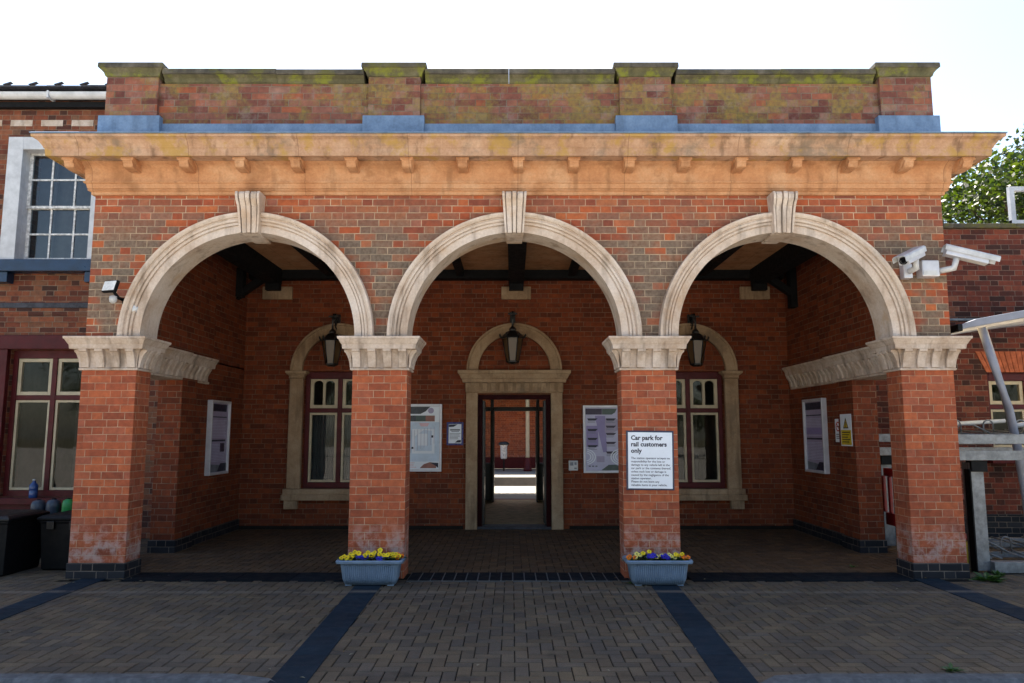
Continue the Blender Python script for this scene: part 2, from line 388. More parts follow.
# ------------------------------------------------------------------ ground
g = MB(); g.face([(-250,-250,-1.2),(250,-250,-1.2),(250,250,-1.2),(-250,250,-1.2)]); struct('ground', g, M['ground'])
g = MB(); g.box(-60,60,-60,-3.0,-.6,-.11); struct('road', g, M['asphalt'])
g = MB(); g.box(-14,14,-3.34,5.5,-.5,-.012); struct('forecourt_base', g, M['joint'])
def kerb_y(x):
    t = max(0, min(1, (1.62 - abs(x + .03)) / .55)); t = t*t*(3-2*t)
    return -2.94 - .40*t
def blocks(name, inside, colf, U=.088, x0=-9.2, x1=9.2, y0=-3.4, y1=3.8, ox=0.):
    mb = MB(); rnd = random.Random(3)
    nx = int((x1-x0)/U)+2; ny = int((y1-y0)/U)+2
    for i in range(nx):
        for j in range(ny):
            d = (i - j) % 4
            if d == 0: a, b, c, e = i, j, 2, 1
            elif d == 3: a, b, c, e = i, j, 1, 2
            else: continue
            X0 = x0 + a*U; Y0 = y0 + b*U; X1 = X0 + c*U; Y1 = Y0 + e*U
            cx, cy = (X0+X1)/2, (Y0+Y1)/2
            if not inside(cx, cy): continue
            gp = .0026; bv = .0045
            ta, tb, dz = rnd.gauss(0,.004), rnd.gauss(0,.004), rnd.gauss(0,.0006)
            Z = lambda x, y: dz + ta*(x-cx) + tb*(y-cy)
            col = colf(rnd, cx, cy)
            A = [(X0+gp,Y0+gp),(X1-gp,Y0+gp),(X1-gp,Y1-gp),(X0+gp,Y1-gp)]
            B = [(X0+gp+bv,Y0+gp+bv),(X1-gp-bv,Y0+gp+bv),(X1-gp-bv,Y1-gp-bv),(X0+gp+bv,Y1-gp-bv)]
            lo = [(p[0],p[1],Z(*p)-.0055) for p in A]; hi = [(p[0],p[1],Z(*p)) for p in B]
            mb.grid([lo, hi], 0, True, False, False, col); mb.face(hi, 0, col)
    return mb
PAL = [(.140,.107,.073), (.130,.102,.073), (.119,.096,.073), (.148,.112,.073), (.136,.102,.069), (.113,.093,.073)]
def pc(rnd, x, y):
    c = rnd.choice(PAL); k = rnd.uniform(.86, 1.14); return tuple(v*k for v in c)
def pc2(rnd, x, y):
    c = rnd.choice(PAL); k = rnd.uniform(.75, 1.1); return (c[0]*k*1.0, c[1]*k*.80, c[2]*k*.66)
struct('forecourt_paving', blocks('f', lambda x, y: y > kerb_y(x) - .075 and y < (-.12 if abs(x) < XE else YW - .02), pc), M['paver'])
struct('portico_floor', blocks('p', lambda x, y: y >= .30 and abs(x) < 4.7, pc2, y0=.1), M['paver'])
# dark bands across the paving, laid 5 mm proud of the blocks as a row of slabs
def band(name, xa, xb, ya, xc, xd, yd, n=14):
    mb = MB(); rnd = random.Random(5)
    for k in range(n):
        t0, t1 = k/n, (k+1)/n; e = .0015/abs(ya-yd)
        L = lambda a, b, t: a + (b-a)*t
        k_ = rnd.uniform(.85, 1.12); col = (.011*k_, .025*k_, .040*k_)
        q = [(L(xa,xc,t1-e), L(ya,yd,t1-e), .006), (L(xb,xd,t1-e), L(ya,yd,t1-e), .006), (L(xb,xd,t0+e), L(ya,yd,t0+e), .006), (L(xa,xc,t0+e), L(ya,yd,t0+e), .006)]
        mb.face(q, 0, col); mb.grid([[(p[0],p[1],-.006) for p in q], q], 0, True, False, False, col)
    return struct(name, mb, M['paver'])
band('paving_band', -1.56, -1.31, -.10, -1.48, -1.255, -3.22)
band('paving_band', 1.27, 1.52, -.10, 1.135, 1.36, -3.22)
band('paving_band', -4.34, -4.10, -.02, -4.20, -3.97, -2.93)
band('paving_band', 3.92, 4.18, -.02, 3.86, 4.12, -2.93)
mb = MB(); rnd = random.Random(8)
for a, b, w in ((-3.9,-1.70,.55), (-1.1,1.1,.115), (1.70,3.9,.55)):
    n = max(1, round((b-a)/w)); w = (b-a)/n
    for k in range(n):
        kk = rnd.uniform(.7,1.25); e = .006 if w < .2 else .002
        mb.box(a+k*w+e, a+(k+1)*w-e, -.11, .295, -.01, .007+rnd.uniform(-.001,.001), 0, (.006*kk,.010*kk,.015*kk))
struct('threshold_strip', mb, M['paver'], .003)
mb = MB(); mb.box(-1.1, 1.1, -.112, .297, -.02, .0035); struct('threshold_mortar', mb, paint('mortar_light', (.10,.095,.09), .9))
kr = []
xs = [-14 + .25*k for k in range(113)]
mb = MB()
for k in range(0, len(xs)-1):
    xa, xb = xs[k], xs[k+1]; e = .0015 if k % 4 == 0 else 0
    rings = []
    for x in (xa + e, xb):
        y = kerb_y(x); drop = (-2.94 - y)/.40*.055
        rings.append([(x,y,-.3),(x,y,.004-drop*.3),(x,y-.012,.012-drop*.3),(x,y-.10,.010-drop),(x,y-.125,-.008-drop),(x,y-.13,-.3)])
    mb.grid(rings, 0, True, False, True)
struct('kerb', mb, M['kerb'])

# ------------------------------------------------------------------ station portico
PO = thing('station_portico', (0,0,0), 'red brick station portico with three round stone arches and a deep sandstone cornice', 'portico')
mb = MB()
NA = 48
for c in ARC:
    prev = None
    for k in range(NA+1):
        a = PI - PI*k/NA; x = c + 1.2*math.cos(a); zz = ZS + 1.2*math.sin(a)
        if prev:
            px, pz = prev
            mb.face([(px,0,pz),(x,0,zz),(x,0,ZC),(px,0,ZC)]); mb.face([(x,PD,zz),(px,PD,pz),(px,PD,ZC),(x,PD,ZC)])
        prev = (x, zz)
for a, b in ((-XE,ARC[0]-1.2), (ARC[0]+1.2,ARC[1]-1.2), (ARC[1]+1.2,ARC[2]-1.2), (ARC[2]+1.2,XE)):
    mb.face([(a,0,ZS-.02),(b,0,ZS-.02),(b,0,ZC),(a,0,ZC)]); mb.face([(b,PD,ZS-.02),(a,PD,ZS-.02),(a,PD,ZC),(b,PD,ZC)])
for x, s in ((-XE,-1),(XE,1)):
    q = [(x,0,ZS-.02),(x,PD,ZS-.02),(x,PD,ZC),(x,0,ZC)]
    mb.face(q if s > 0 else q[::-1])
mb.face([(-XE,0,ZC),(XE,0,ZC),(XE,PD,ZC),(-XE,PD,ZC)])
build('facade_wall', mb, M['brick_front'], PO)
# piers
PX = (-4.215, -1.425, 1.340, 4.213)
CAPZ = [(2.083,.0),(2.083,.018),(2.105,.022),(2.112,.008)]
for i, (x, PW) in enumerate(zip(PX, (.565,.565,.565,.54))):
    mb = MB(); mb.box(x-PW/2, x+PW/2, 0, PD, .0 if i in (1,2) else .15, 2.085)
    pr = build('pier', mb, M['brick_pier'], PO, .006, (x,0,0))
    if i in (0, 3):
        mb = MB(); mb.box(x-PW/2-.012, x+PW/2+.012, -.012, PD+.012, -.01, .152); build('plinth', mb, M['brick_eng'], pr, .008)
    mb = MB(); x0, x1 = x-PW/2, x+PW/2
    mb.loft(x0, x1, 0, PD, [(2.08,.012),(2.082,.02),(2.10,.024),(2.106,.004),(2.15,.0),(2.20,.004),(2.25,.015),(2.288,.04),(2.295,.05)])   # flared bell
    mb.loft(x0, x1, 0, PD, [(2.294,.092),(2.34,.098),(2.346,.104),(2.362,.112),(2.38,.122),(2.392,.128),(2.394,.136),(2.42,.140),(2.423,.12)])
    def tongue(cx, w, side):
        prof = [(.008,2.108),(.03,2.108),(.034,2.15),(.044,2.19),(.062,2.235),(.076,2.262),(.090,2.27),(.094,2.294),(.02,2.294)]
        if side == 'f': mb.prism([(-o, z) for o, z in prof], cx-w/2, cx+w/2, 'x')
        elif side == 'l': mb.prism([(x0-o, z) for o, z in prof], cx-w/2, cx+w/2, 'y')
        elif side == 'r': mb.prism([(x1+o, z) for o, z in prof], cx-w/2, cx+w/2, 'y')
        else: mb.prism([(PD+o, z) for o, z in prof], cx-w/2, cx+w/2, 'x')
    for k in range(4):
        tongue(x0 + .045 + k*(PW-.09)/3, .082, 'f'); tongue(x0 + .045 + k*(PW-.09)/3, .082, 'b')
    for k in range(3):
        tongue(.04 + k*(PD-.08)/2, .075, 'l'); tongue(.04 + k*(PD-.08)/2, .075, 'r')
    build('capital', mb, M['stone'], PO, .004, (x,0,2.08))
# arch mouldings and keystones
for c in ARC:
    prof = [(RI,.345),(RI,-.028),(1.180,-.030),(1.184,-.022),(1.190,-.022),(1.192,-.046),(1.212,-.050),(1.215,-.040),(1.221,-.040),(1.224,-.062),(1.244,-.070),(1.256,-.060),(1.262,-.060),(1.266,-.085),(1.285,-.100),(1.306,-.104),(RO,-.094),(RO,.004),(1.205,.004),(1.205,.345)]
    mb = MB(); cuts = (0, PI*.37, PI*.62, PI)
    for a0, a1 in zip(cuts[:-1], cuts[1:]):
        n = max(4, int((a1-a0)/PI*64)); rings = []
        for k in range(n+1):
            a = a0+.0006 + (a1-a0-.0012)*k/n
            rings.append([(c + r*math.cos(a), y, ZS + .003 + r*math.sin(a)) for r, y in prof])
        mb.grid(rings, 0, True, False, True)
    build('arch_moulding', mb, M['stone_arch'], PO, 0, (c,0,ZS))
    mb = MB()
    def kp(xa, xb, d):   # one vertical rib of the keystone, fractions of the width
        rings = []
        for t in (0,.12,.25,.45,.65,.82,.93,1.):
            z = 3.505 + (3.925-3.505)*t; hw = .098 + .030*t
            yy = -.105 - .075*t**1.5 - (.035*math.sin(min(1,max(0,(t-.72)/.28))*PI)) - d
            rings.append([(c+hw*xa, .03, z), (c+hw*xa, yy, z), (c+hw*xb, yy, z), (c+hw*xb, .03, z)])
        mb.grid(rings, 0, True, False, True)
    kp(-1,-.80,.012); kp(-.80,-.72,-.03); kp(-.72,-.25,.0); kp(-.25,-.17,-.035); kp(-.17,.17,.016); kp(.17,.25,-.035); kp(.25,.72,.0); kp(.72,.80,-.03); kp(.80,1,.012)
    mb.box(c-.085, c+.085, -.03, .345, 3.503, 3.56)
    build('keystone', mb, M['stone_arch'], PO, .006, (c,0,3.5))
# cornice
YE = YB - .02
mb = MB()
mb.loft(-XE, XE, 0, YE, [(3.936,.0),(3.937,.030),(3.972,.032),(3.975,.055),(3.985,.060),(3.992,.046),(4.0,.062),(4.045,.070),(4.05,.088),(4.066,.092),(4.07,.076),(4.10,.078),(4.16,.084),(4.195,.098),(4.222,.125),(4.24,.165),(4.244,.17),(4.2445,.185),(4.252,.185)])
build('cornice_frieze', mb, M['stone_ochre'], PO, .003)
mb = MB()
mb.loft(-XE, XE, 0, YE, [(4.2525,.17),(4.2525,.322),(4.245,.325),(4.245,.345),(4.32,.352),(4.326,.362),(4.335,.362),(4.36,.378),(4.395,.402),(4.41,.432),(4.413,.442),(4.440,.446),(4.444,.43),(4.47,.02)])
build('cornice', mb, M['stone_corona'], PO, .003)
mb = MB()
mb.loft(-XE, XE, 0, YE, [(4.446,.43),(4.446,.452),(4.454,.455),(4.462,.44),(4.485,.02)])
build('lead_edge', mb, M['lead'], PO)
def modillion(name, x, y, rot):
    mb = MB()
    prof = [(.06,.0),(-.170,.0),(-.174,-.030),(-.162,-.036),(-.158,-.056),(-.150,-.060),(-.138,-.092),(-.115,-.100),(-.05,-.104),(.06,-.10)]
    rings = []
    for xx, sc_ in ((-.066,1.),(.066,1.)):
        rings.append([(xx*(1. if z > -.036 else .74), yy, z) for yy, z in prof])
    mb.grid(rings, 0, True, False, True)
    Mx = Matrix.Translation((x, y, 4.2515)) @ Matrix.Rotation(rot, 4, 'Z'); mb.xf(Mx)
    return build(name, mb, M['stone_ochre'], PO, .005, (x, y, 4.25))
for k in range(-8, 9):
    xx = .5735*k
    if abs(k) == 8: xx = math.copysign(4.62, k)
    modillion('cornice_bracket', xx, -.125, 0)
for s in (-1, 1):
    for k in range(6): modillion('cornice_bracket', s*(XE+.125), .45+.6*k, s*PI/2)
# blocking course, lead flashing, parapet
mb = MB()
mb.box(-XE+.03, XE-.03, .02, .3, 4.46, 4.745)
for s in (-1,1): mb.box(s*(XE-.19)-.13, s*(XE-.19)+.13, .301, YE, 4.46, 4.74)
build('lead_flashing', mb, M['lead'], PO, .004)
PPX = (-4.165, -1.335, 1.375, 4.185); PPW = .28
for x in PPX:
    mb = MB(); mb.box(x-PPW-.05, x+PPW+.05, -.035, .32, 4.46, 4.815); build('lead_block', mb, M['lead'], PO, .006)
mb = MB(); mb.box(-XE+.1, XE-.1, .045, .285, 4.70, 5.205)
for s in (-1,1): mb.box(s*(XE-.19)-.11, s*(XE-.19)+.11, .286, YE, 4.70, 5.2)
build('parapet', mb, M['brick_parapet'], PO)
for x in PPX:
    mb = MB(); mb.box(x-PPW, x+PPW, -.003, .31, 4.80, 5.262); build('parapet_pier', mb, M['brick_parapet'], PO, .005, (x,0,4.8))
    mb = MB(); mb.loft(x-PPW, x+PPW, -.003, .31, [(5.262,.004),(5.268,.015),(5.30,.025),(5.335,.055),(5.34,.062)], 1); mb.loft(x-PPW, x+PPW, -.003, .31, [(5.34,.066),(5.345,.071),(5.392,.069),(5.40,.058),(5.415,.02)], 0)
    build('pier_coping', mb, [M['stone_coping'], M['stone_coping_low']], PO, .004, (x,0,5.26))
rnd = random.Random(2)
for a, b in zip(PPX[:-1], PPX[1:]):
    mb = MB(); a += PPW + .05; b -= PPW + .05; n = 2 if b - a < 2.1 else 2
    cuts = [a] + [a + (b-a)*(k+rnd.uniform(-.14,.14))/n for k in range(1, n)] + [b]
    for p, q in zip(cuts[:-1], cuts[1:]):
        dz = rnd.uniform(-.004,.004); e = .0015
        mb.grid([[(x, y, z+dz) for y, z in ((.05,5.203),(.03,5.215),(.015,5.25),(-.02,5.272),(-.024,5.278),(.30,5.278),(.30,5.203))] for x in (p+e, q-e)], 1, True, False, True)
        mb.grid([[(x, y, z+dz) for y, z in ((-.036,5.28),(-.042,5.288),(-.04,5.335),(-.025,5.343),(.31,5.35),(.31,5.28))] for x in (p+e, q-e)], 0, True, False, True)
    build('coping', mb, [M['stone_coping'], M['stone_coping_low']], PO, .005)
for s in (-1,1):
    mb = MB(); mb.box(s*(XE-.19)-.16, s*(XE-.19)+.16, .41, YE, 5.203, 5.34); build('coping', mb, M['stone_coping'], PO, .01)
# side walls with an open gap behind each front pier
for s in (-1,1):
    X = lambda a: s*a
    def sb(mb, a, b, y0, y1, z0, z1): mb.box(min(s*a,s*b), max(s*a,s*b), y0, y1, z0, z1)
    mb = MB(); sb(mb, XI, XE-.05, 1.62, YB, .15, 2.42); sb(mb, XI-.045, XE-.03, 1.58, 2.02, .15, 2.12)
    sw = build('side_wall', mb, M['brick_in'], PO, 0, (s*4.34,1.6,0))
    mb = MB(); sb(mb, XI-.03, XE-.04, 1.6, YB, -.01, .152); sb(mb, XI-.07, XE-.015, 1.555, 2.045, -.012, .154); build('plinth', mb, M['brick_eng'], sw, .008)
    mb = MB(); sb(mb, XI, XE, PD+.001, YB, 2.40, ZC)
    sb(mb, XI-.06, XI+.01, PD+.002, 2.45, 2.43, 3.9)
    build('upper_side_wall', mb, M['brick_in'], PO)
    # entablature carried over the gap and along the wall
    mb = MB()
    for y0, y1, ins in (((PD+.155, 2.05, .06), (2.05, YB-.12, .0)) if s > 0 else ((PD+.155, 1.5, .06), (1.5, 2.4, .02))):
        prof = [(0,2.09),(.02,2.09),(.024,2.115),(.004,2.12),(.0,2.2),(.02,2.27),(.03,2.292),(.092,2.295),(.10,2.345),(.125,2.385),(.14,2.395),(.14,2.42),(0,2.425)]
        poly = [(s*(XI-ins-o), z) for o, z in prof] + [(s*(XE-.02),2.425),(s*(XE-.02),2.09)]
        mb.prism(poly, y0, y1, 'y')
        n = int((y1-y0)/.135)
        for k in range(n):
            yy = y0 + .05 + k*.135
            tp = [(-.01,2.12),(.035,2.12),(.045,2.19),(.07,2.24),(.088,2.27),(.091,2.2945),(-.01,2.2945)]
            mb.prism([(s*(XI-ins-o), z) for o, z in tp], yy, yy+.078, 'y')
    build('side_entablature', mb, M['stone'], PO, .003)
# curved stone flange on the outer side of the right hand capital
mb = MB()
mb.prism([(4.482,1.90),(4.492,1.90),(4.52,2.05),(4.555,2.18),(4.595,2.30),(4.635,2.41),(4.60,2.41),(4.565,2.31),(4.525,2.19),(4.495,2.07)], .12, .3, 'y'); build('console', mb, M['stone'], PO, .004)
# ceiling
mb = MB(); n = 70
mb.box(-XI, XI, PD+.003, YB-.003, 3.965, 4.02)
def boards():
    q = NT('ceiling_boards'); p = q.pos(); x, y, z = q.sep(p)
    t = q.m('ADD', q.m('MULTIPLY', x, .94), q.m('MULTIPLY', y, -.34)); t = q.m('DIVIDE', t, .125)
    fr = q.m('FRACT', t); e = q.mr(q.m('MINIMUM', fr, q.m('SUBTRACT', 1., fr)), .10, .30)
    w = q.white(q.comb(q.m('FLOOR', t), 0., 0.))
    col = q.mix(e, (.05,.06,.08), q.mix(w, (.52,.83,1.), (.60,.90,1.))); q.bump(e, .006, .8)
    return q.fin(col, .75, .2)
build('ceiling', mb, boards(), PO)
mb = MB(); mb.box(-XI+.07, XI-.07, YB-.2, YB-.005, 3.80, 3.964); build('wall_plate', mb, M['timber_black'], PO, .006)
for x in (-2.86,-.86,.86,2.86):
    mb = MB(); mb.box(x-.055, x+.055, PD+.01, YB-.201, 3.83, 3.964); build('ceiling_joist', mb, M['timber_black'], PO, .005)
for x in (-3.72, 0, 3.72):
    mb = MB(); mb.box(x-.115, x+.115, PD+.01, YB-.202, 3.70, 3.963)
    mb.box(x-.11, x+.11, YB-.31, YB-.207, 3.60, 3.70)
    bm_ = build('ceiling_beam', mb, M['timber_black'], PO, .006)
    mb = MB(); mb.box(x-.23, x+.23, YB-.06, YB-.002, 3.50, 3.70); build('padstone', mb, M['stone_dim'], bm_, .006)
    if abs(x) > 1:
        s = math.copysign(1, x)
        mb = MB(); mb.prism([(s*4.19,3.42),(s*4.19,3.53),(s*3.74,3.88),(s*3.66,3.80)], YB-.5, YB-.38, 'y'); mb.box(min(s*4.1,s*4.198), max(s*4.1,s*4.198), YB-.52, YB-.36, 3.30 if s > 0 else 3.46, 3.9)
        build('beam_strut', mb, M['timber_black'], bm_, .006)

# ------------------------------------------------------------------ station building
SB = thing('station_building', (0,YB,0), 'old red brick station building behind the arches with a slate roof and a left wing', 'building')
def wall(mb, x0, x1, z0, z1, y0, y1, holes, m=0):
    xs = sorted({x0, x1, *[h[0] for h in holes], *[h[1] for h in holes]}); zs = sorted({z0, z1, *[h[2] for h in holes], *[h[3] for h in holes]})
    ins = lambda cx, cz: any(h[0] < cx < h[1] and h[2] < cz < h[3] for h in holes)
    for a, b in zip(xs[:-1], xs[1:]):
        for c, d in zip(zs[:-1], zs[1:]):
            if ins((a+b)/2, (c+d)/2): continue
            mb.face([(a,y0,c),(b,y0,c),(b,y0,d),(a,y0,d)], m); mb.face([(b,y1,c),(a,y1,c),(a,y1,d),(b,y1,d)], m)
    for h in holes:
        a, b, c, d = h
        mb.face([(a,y0,c),(a,y0,d),(a,y1,d),(a,y1,c)], m); mb.face([(b,y0,c),(b,y1,c),(b,y1,d),(b,y0,d)], m)
        mb.face([(a,y0,d),(b,y0,d),(b,y1,d),(a,y1,d)], m); mb.face([(a,y0,c),(a,y1,c),(b,y1,c),(b,y0,c)], m)
    mb.face([(x0,y0,z0),(x0,y0,z1),(x0,y1,z1),(x0,y1,z0)], m); mb.face([(x1,y0,z0),(x1,y1,z0),(x1,y1,z1),(x1,y0,z1)], m)
    mb.face([(x0,y0,z1),(x1,y0,z1),(x1,y1,z1),(x0,y1,z1)], m)
WX = 2.70   # window centres on the back wall
DX = -.03
mb = MB()
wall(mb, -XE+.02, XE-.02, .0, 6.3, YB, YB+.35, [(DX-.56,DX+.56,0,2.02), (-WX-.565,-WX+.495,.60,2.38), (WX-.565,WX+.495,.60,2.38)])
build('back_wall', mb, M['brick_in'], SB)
mb = MB(); mb.box(-XI+.03, -.80, YB-.02, YB-.001, -.01, .05); mb.box(.80, XI-.03, YB-.02, YB-.001, -.01, .05); build('base_course', mb, paint('base_dark', (.022,.018,.015), .9, .1), SB)
# stone arches, door surround
def arch_ring(mb, c, zs, ri, ro, y0, y1, n=28):
    mb.grid([[(c+r*math.cos(PI*k/n), y, zs+r*math.sin(PI*k/n)) for r, y in ((ri,y1),(ri,y0),(ro-.04,y0),(ro-.03,y0-.02),(ro,y0-.02),(ro,y1))] for k in range(n+1)], 0, True, False, True)
mb = MB(); arch_ring(mb, DX, 2.39, .555, .735, YB-.07, YB-.001)
for s in (-1,1):
    a, b = sorted((DX+s*.56, DX+s*.735)); mb.box(a, b, YB-.075, YB+.1, 0.0, 2.04)
mb.loft(DX-.735, DX+.735, YB-.08, YB-.001, [(2.04,.0),(2.06,.012),(2.20,.015)])
mb.loft(DX-.76, DX+.76, YB-.105, YB-.001, [(2.20,.03),(2.25,.035),(2.26,.05),(2.33,.085),(2.34,.10),(2.385,.10),(2.39,.06)])
for k in range(12):
    x = DX - .70 + k*1.40/11; mb.prism([(YB-.09,2.055),(YB-.12,2.06),(YB-.125,2.12),(YB-.15,2.19),(YB-.09,2.2)], x-.037, x+.037, 'x')
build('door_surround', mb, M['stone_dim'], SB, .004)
mb = MB()
for s in (-1,1):
    a, b = sorted((DX+s*.49, DX+s*.559)); mb.box(a, b, YB+.04, YB+.16, 0.0, 1.95)
mb.box(DX-.559, DX+.559, YB+.04, YB+.16, 1.9505, 2.019)
dfr = build('door_frame', mb, paint('maroon_dark', (.028,.003,.004), .6, .08), SB, .005)
mb = MB(); mb.box(DX-.56, DX+.56, YB-.03, YB+.36, -.005, .03); build('doorstep', mb, M['slate'], SB, .004)
for s in (-1,1):
    mb = MB(); a, b = sorted((DX+s*.462, DX+s*.502))
    y0, y1 = YB+.17, YB+.66
    mb.box(a, b, y0, y0+.08, .035, 1.94); mb.box(a, b, y1-.08, y1, .035, 1.94); mb.box(a, b, y0+.0805, y1-.0805, .035, .75); mb.box(a, b, y0+.0805, y1-.0805, 1.84, 1.94)
    d = build('door', mb, M['door_dark'], SB, .004)
    mb = MB(); mb.box((a+b)/2-.004, (a+b)/2+.004, y0+.081, y1-.081, .751, 1.839); build('pane', mb, M['glass'], d)
# windows (shared with the wings)
def casement(parent, cx, y, z0, z1, w, arched=True, curtain=False, zt=1.78, split=True):
    """maroon frame with cream lights; y is the wall face"""
    fr = MB(); h = w/2; yy = y + .10
    fr.box(cx-h, cx-h+.065, yy, yy+.1, z0, z1); fr.box(cx+h-.065, cx+h, yy, yy+.1, z0, z1)
    fr.box(cx-h+.0655, cx+h-.0655, yy, yy+.1, z1-.11, z1); fr.box(cx-h+.0655, cx+h-.0655, yy, yy+.1, z0, z0+.085)
    fr.box(cx-.035, cx+.035, yy+.001, yy+.099, z0+.0855, z1-.1105)
    for a, b in ((cx-h+.0655, cx-.0355), (cx+.0355, cx+h-.0655)): fr.box(a, b, yy+.002, yy+.098, zt-.03, zt+.035)
    win = build('window', fr, M['maroon'], parent, .004, (cx,y,z0))
    sa = MB(); gl = MB()
    for a, b in ((cx-h+.067, cx-.037), (cx+.037, cx+h-.067)):
        for c, d, up in ((z0+.088, zt-.032, False), (zt+.037, z1-.113, True)):
            t = .035 if not up else .05
            sa.box(a, a+t, yy+.02, yy+.07, c, d); sa.box(b-t, b, yy+.02, yy+.07, c, d); sa.box(a+t+.0005, b-t-.0005, yy+.02, yy+.07, c, c+t); 
            if up and arched:
                m_ = (a+b)/2
                sa.box(m_-.02, m_+.02, yy+.021, yy+.069, c+t, d-.002)
                for p, q in ((a+t, m_-.02), (m_+.02, b-t)):   # arched heads
                    r = (q-p)/2; cc = (p+q)/2; zz = d - .03 - r*.7
                    pts = [(cc+r*math.cos(PI*k/10), zz + r*.8*math.sin(PI*k/10)) for k in range(11)]
                    sa.prism([(q, d)] + pts + [(p, d)], yy+.022, yy+.068, 'y')
            else: sa.box(a+t+.0005, b-t-.0005, yy+.02, yy+.07, d-t, d)
            gl.face([(a+t*.5, yy+.045, c+t*.5), (b-t*.5, yy+.045, c+t*.5), (b-t*.5, yy+.045, d-.004), (a+t*.5, yy+.045, d-.004)])
    build('sash', sa, M['cream'], win, .003); build('pane', gl, M['glass'], win)
    if curtain:
        cu = MB(); npt = 40
        for a, b in ((cx-h+.06, cx-.04), (cx+.04, cx+h-.06)):
            cu.grid([[(a+(b-a)*k/npt, yy+.13+.012*math.sin(k*1.9)+.006*math.sin(k*.7), z) for k in range(npt+1)] for z in (z0+.05, zt+.02)], 0, False, True)
        build('curtain', cu, M['curtain'], win)
    rm = MB(); Y2 = yy + 1.6
    rm.face([(cx-h,Y2,z0-.3),(cx+h,Y2,z0-.3),(cx+h,Y2,z1+.3),(cx-h,Y2,z1+.3)])
    for a in (cx-h, cx+h): rm.face([(a,yy+.14,z0-.3),(a,Y2,z0-.3),(a,Y2,z1+.3),(a,yy+.14,z1+.3)])
    rm.face([(cx-h,yy+.14,z0-.3),(cx+h,yy+.14,z0-.3),(cx+h,Y2,z0-.3),(cx-h,Y2,z0-.3)]); rm.face([(cx-h,yy+.14,z1+.3),(cx+h,yy+.14,z1+.3),(cx+h,Y2,z1+.3),(cx-h,Y2,z1+.3)])
    build('room', rm, M['interior'], win)
    return win
for c in (-WX-.035, WX-.035):
    casement(SB, c, YB, .60, 2.38, 1.06, curtain=(c < 0))
    mb = MB(); arch_ring(mb, c, 2.385, .555, .735, YB-.07, YB-.001)
    for s in (-1,1):
        a, b = sorted((c+s*.532, c+s*.735)); mb.box(a, b, YB-.07, YB+.09, .60, 2.26)
        mb.loft(a, b, YB-.07, YB-.001, [(2.26,.0),(2.275,.02),(2.285,.01),(2.31,.015),(2.34,.05),(2.35,.06),(2.38,.06)])
        a, b = sorted((c+s*.56, c+s*.76)); mb.box(a, b, YB-.085, YB-.001, .30, .43)
    mb.box(c-.80, c+.80, YB-.12, YB-.001, .4305, .515); mb.box(c-.78, c+.78, YB-.10, YB+.09, .5155, .598)
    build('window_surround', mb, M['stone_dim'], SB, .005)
# interior passage
mb = MB()
mb.face([(-.9,YB+.351,0),(-.9,8.6,0),(-.9,8.6,2.7),(-.9,YB+.351,2.7)]); mb.face([(.9,YB+.351,0),(.9,YB+.351,2.7),(.9,8.6,2.7),(.9,8.6,0)])
mb.face([(-.9,YB+.351,2.7),(-.9,8.6,2.7),(.9,8.6,2.7),(.9,YB+.351,2.7)])
build('passage_walls', mb, M['interior_cream'], SB)
mb = MB(); mb.box(-.9,.9,YB+.361,8.6,-.05,.004); build('passage_floor', mb, M['interior_floor'], SB)
mb = MB(); yy = 8.52
for a, b in ((-.9,-.82),(-.53,-.46),(.46,.53),(.82,.9)): mb.box(a, b, yy, yy+.08, .005, 2.69)
for a, b in ((-.8195,-.5305),(.5305,.8195)):
    mb.box(a, b, yy+.02, yy+.06, .005, .72); mb.box(a, b, yy+.005, yy+.075, .72, .79); 
for a, b in ((-.8195,-.5305),(-.4595,.4595),(.5305,.8195)): mb.box(a, b, yy+.005, yy+.075, 1.90, 1.99)
scn = build('platform_screen', mb, M['door_dark'], SB, .004)
mb = MB()
for a, b, c, d in ((-.82,-.53,.79,1.9),(.53,.82,.79,1.9),(-.82,-.53,1.99,2.69),(.53,.82,1.99,2.69),(-.46,.46,1.99,2.69)): mb.box(a, b, yy+.035, yy+.041, c, d)
build('pane', mb, M['glass'], scn)
for s in (-1,1):
    mb = MB(); a, b = sorted((s*.44, s*.475)); y0, y1 = 7.95, 8.5
    mb.box(a, b, y0, y0+.09, .01, 1.89); mb.box(a, b, y1-.09, y1, .01, 1.89); mb.box(a, b, y0+.0905, y1-.0905, .01, .80); mb.box(a, b, y0+.0905, y1-.0905, 1.78, 1.89)
    d = build('door', mb, M['door_dark'], SB, .004)
    mb = MB(); mb.box((a+b)/2-.004, (a+b)/2+.004, y0+.09, y1-.09, .80, 1.78); build('pane', mb, M['glass'], d)
mb = MB(); wall(mb, -16, 4.4, 0, 6.2, 8.601, 8.9, [(-.9,.9,0,2.7)]); build('platform_wall', mb, M['brick_in'], SB)
# left wing
LX0, LX1 = -14., -XE-.001
uw = (-7.16,-6.09,3.87,5.53); gw = (-7.14,-5.96,.56,2.60)
mb = MB(); wall(mb, LX0, LX1, 0, 6.30, YW, YW+.35, [uw, gw, (-9.9,-8.8,3.87,5.53)]); build('wing_wall', mb, M['brick_old'], SB)
mb = MB(); mb.face([(LX0,YW+.35,0),(LX0,8.6,0),(LX0,8.6,6.3),(LX0,YW+.35,6.3)][::-1]); build('gable_wall', mb, M['brick_old'], SB)
mb = MB(); mb.box(LX0, LX1-.01, YW-.035, YW-.001, 3.20, 3.275); mb.box(LX0, LX1-.01, YW-.02, YW-.001, 3.10, 3.1995, 1); mb.box(LX0, LX1-.01, YW-.012, YW-.001, 2.99, 3.0995, 1)
build('string_course', mb, [M['slate'], M['brick_old']], SB, .004)
mb = MB()
k = 0; x = LX1 - .55
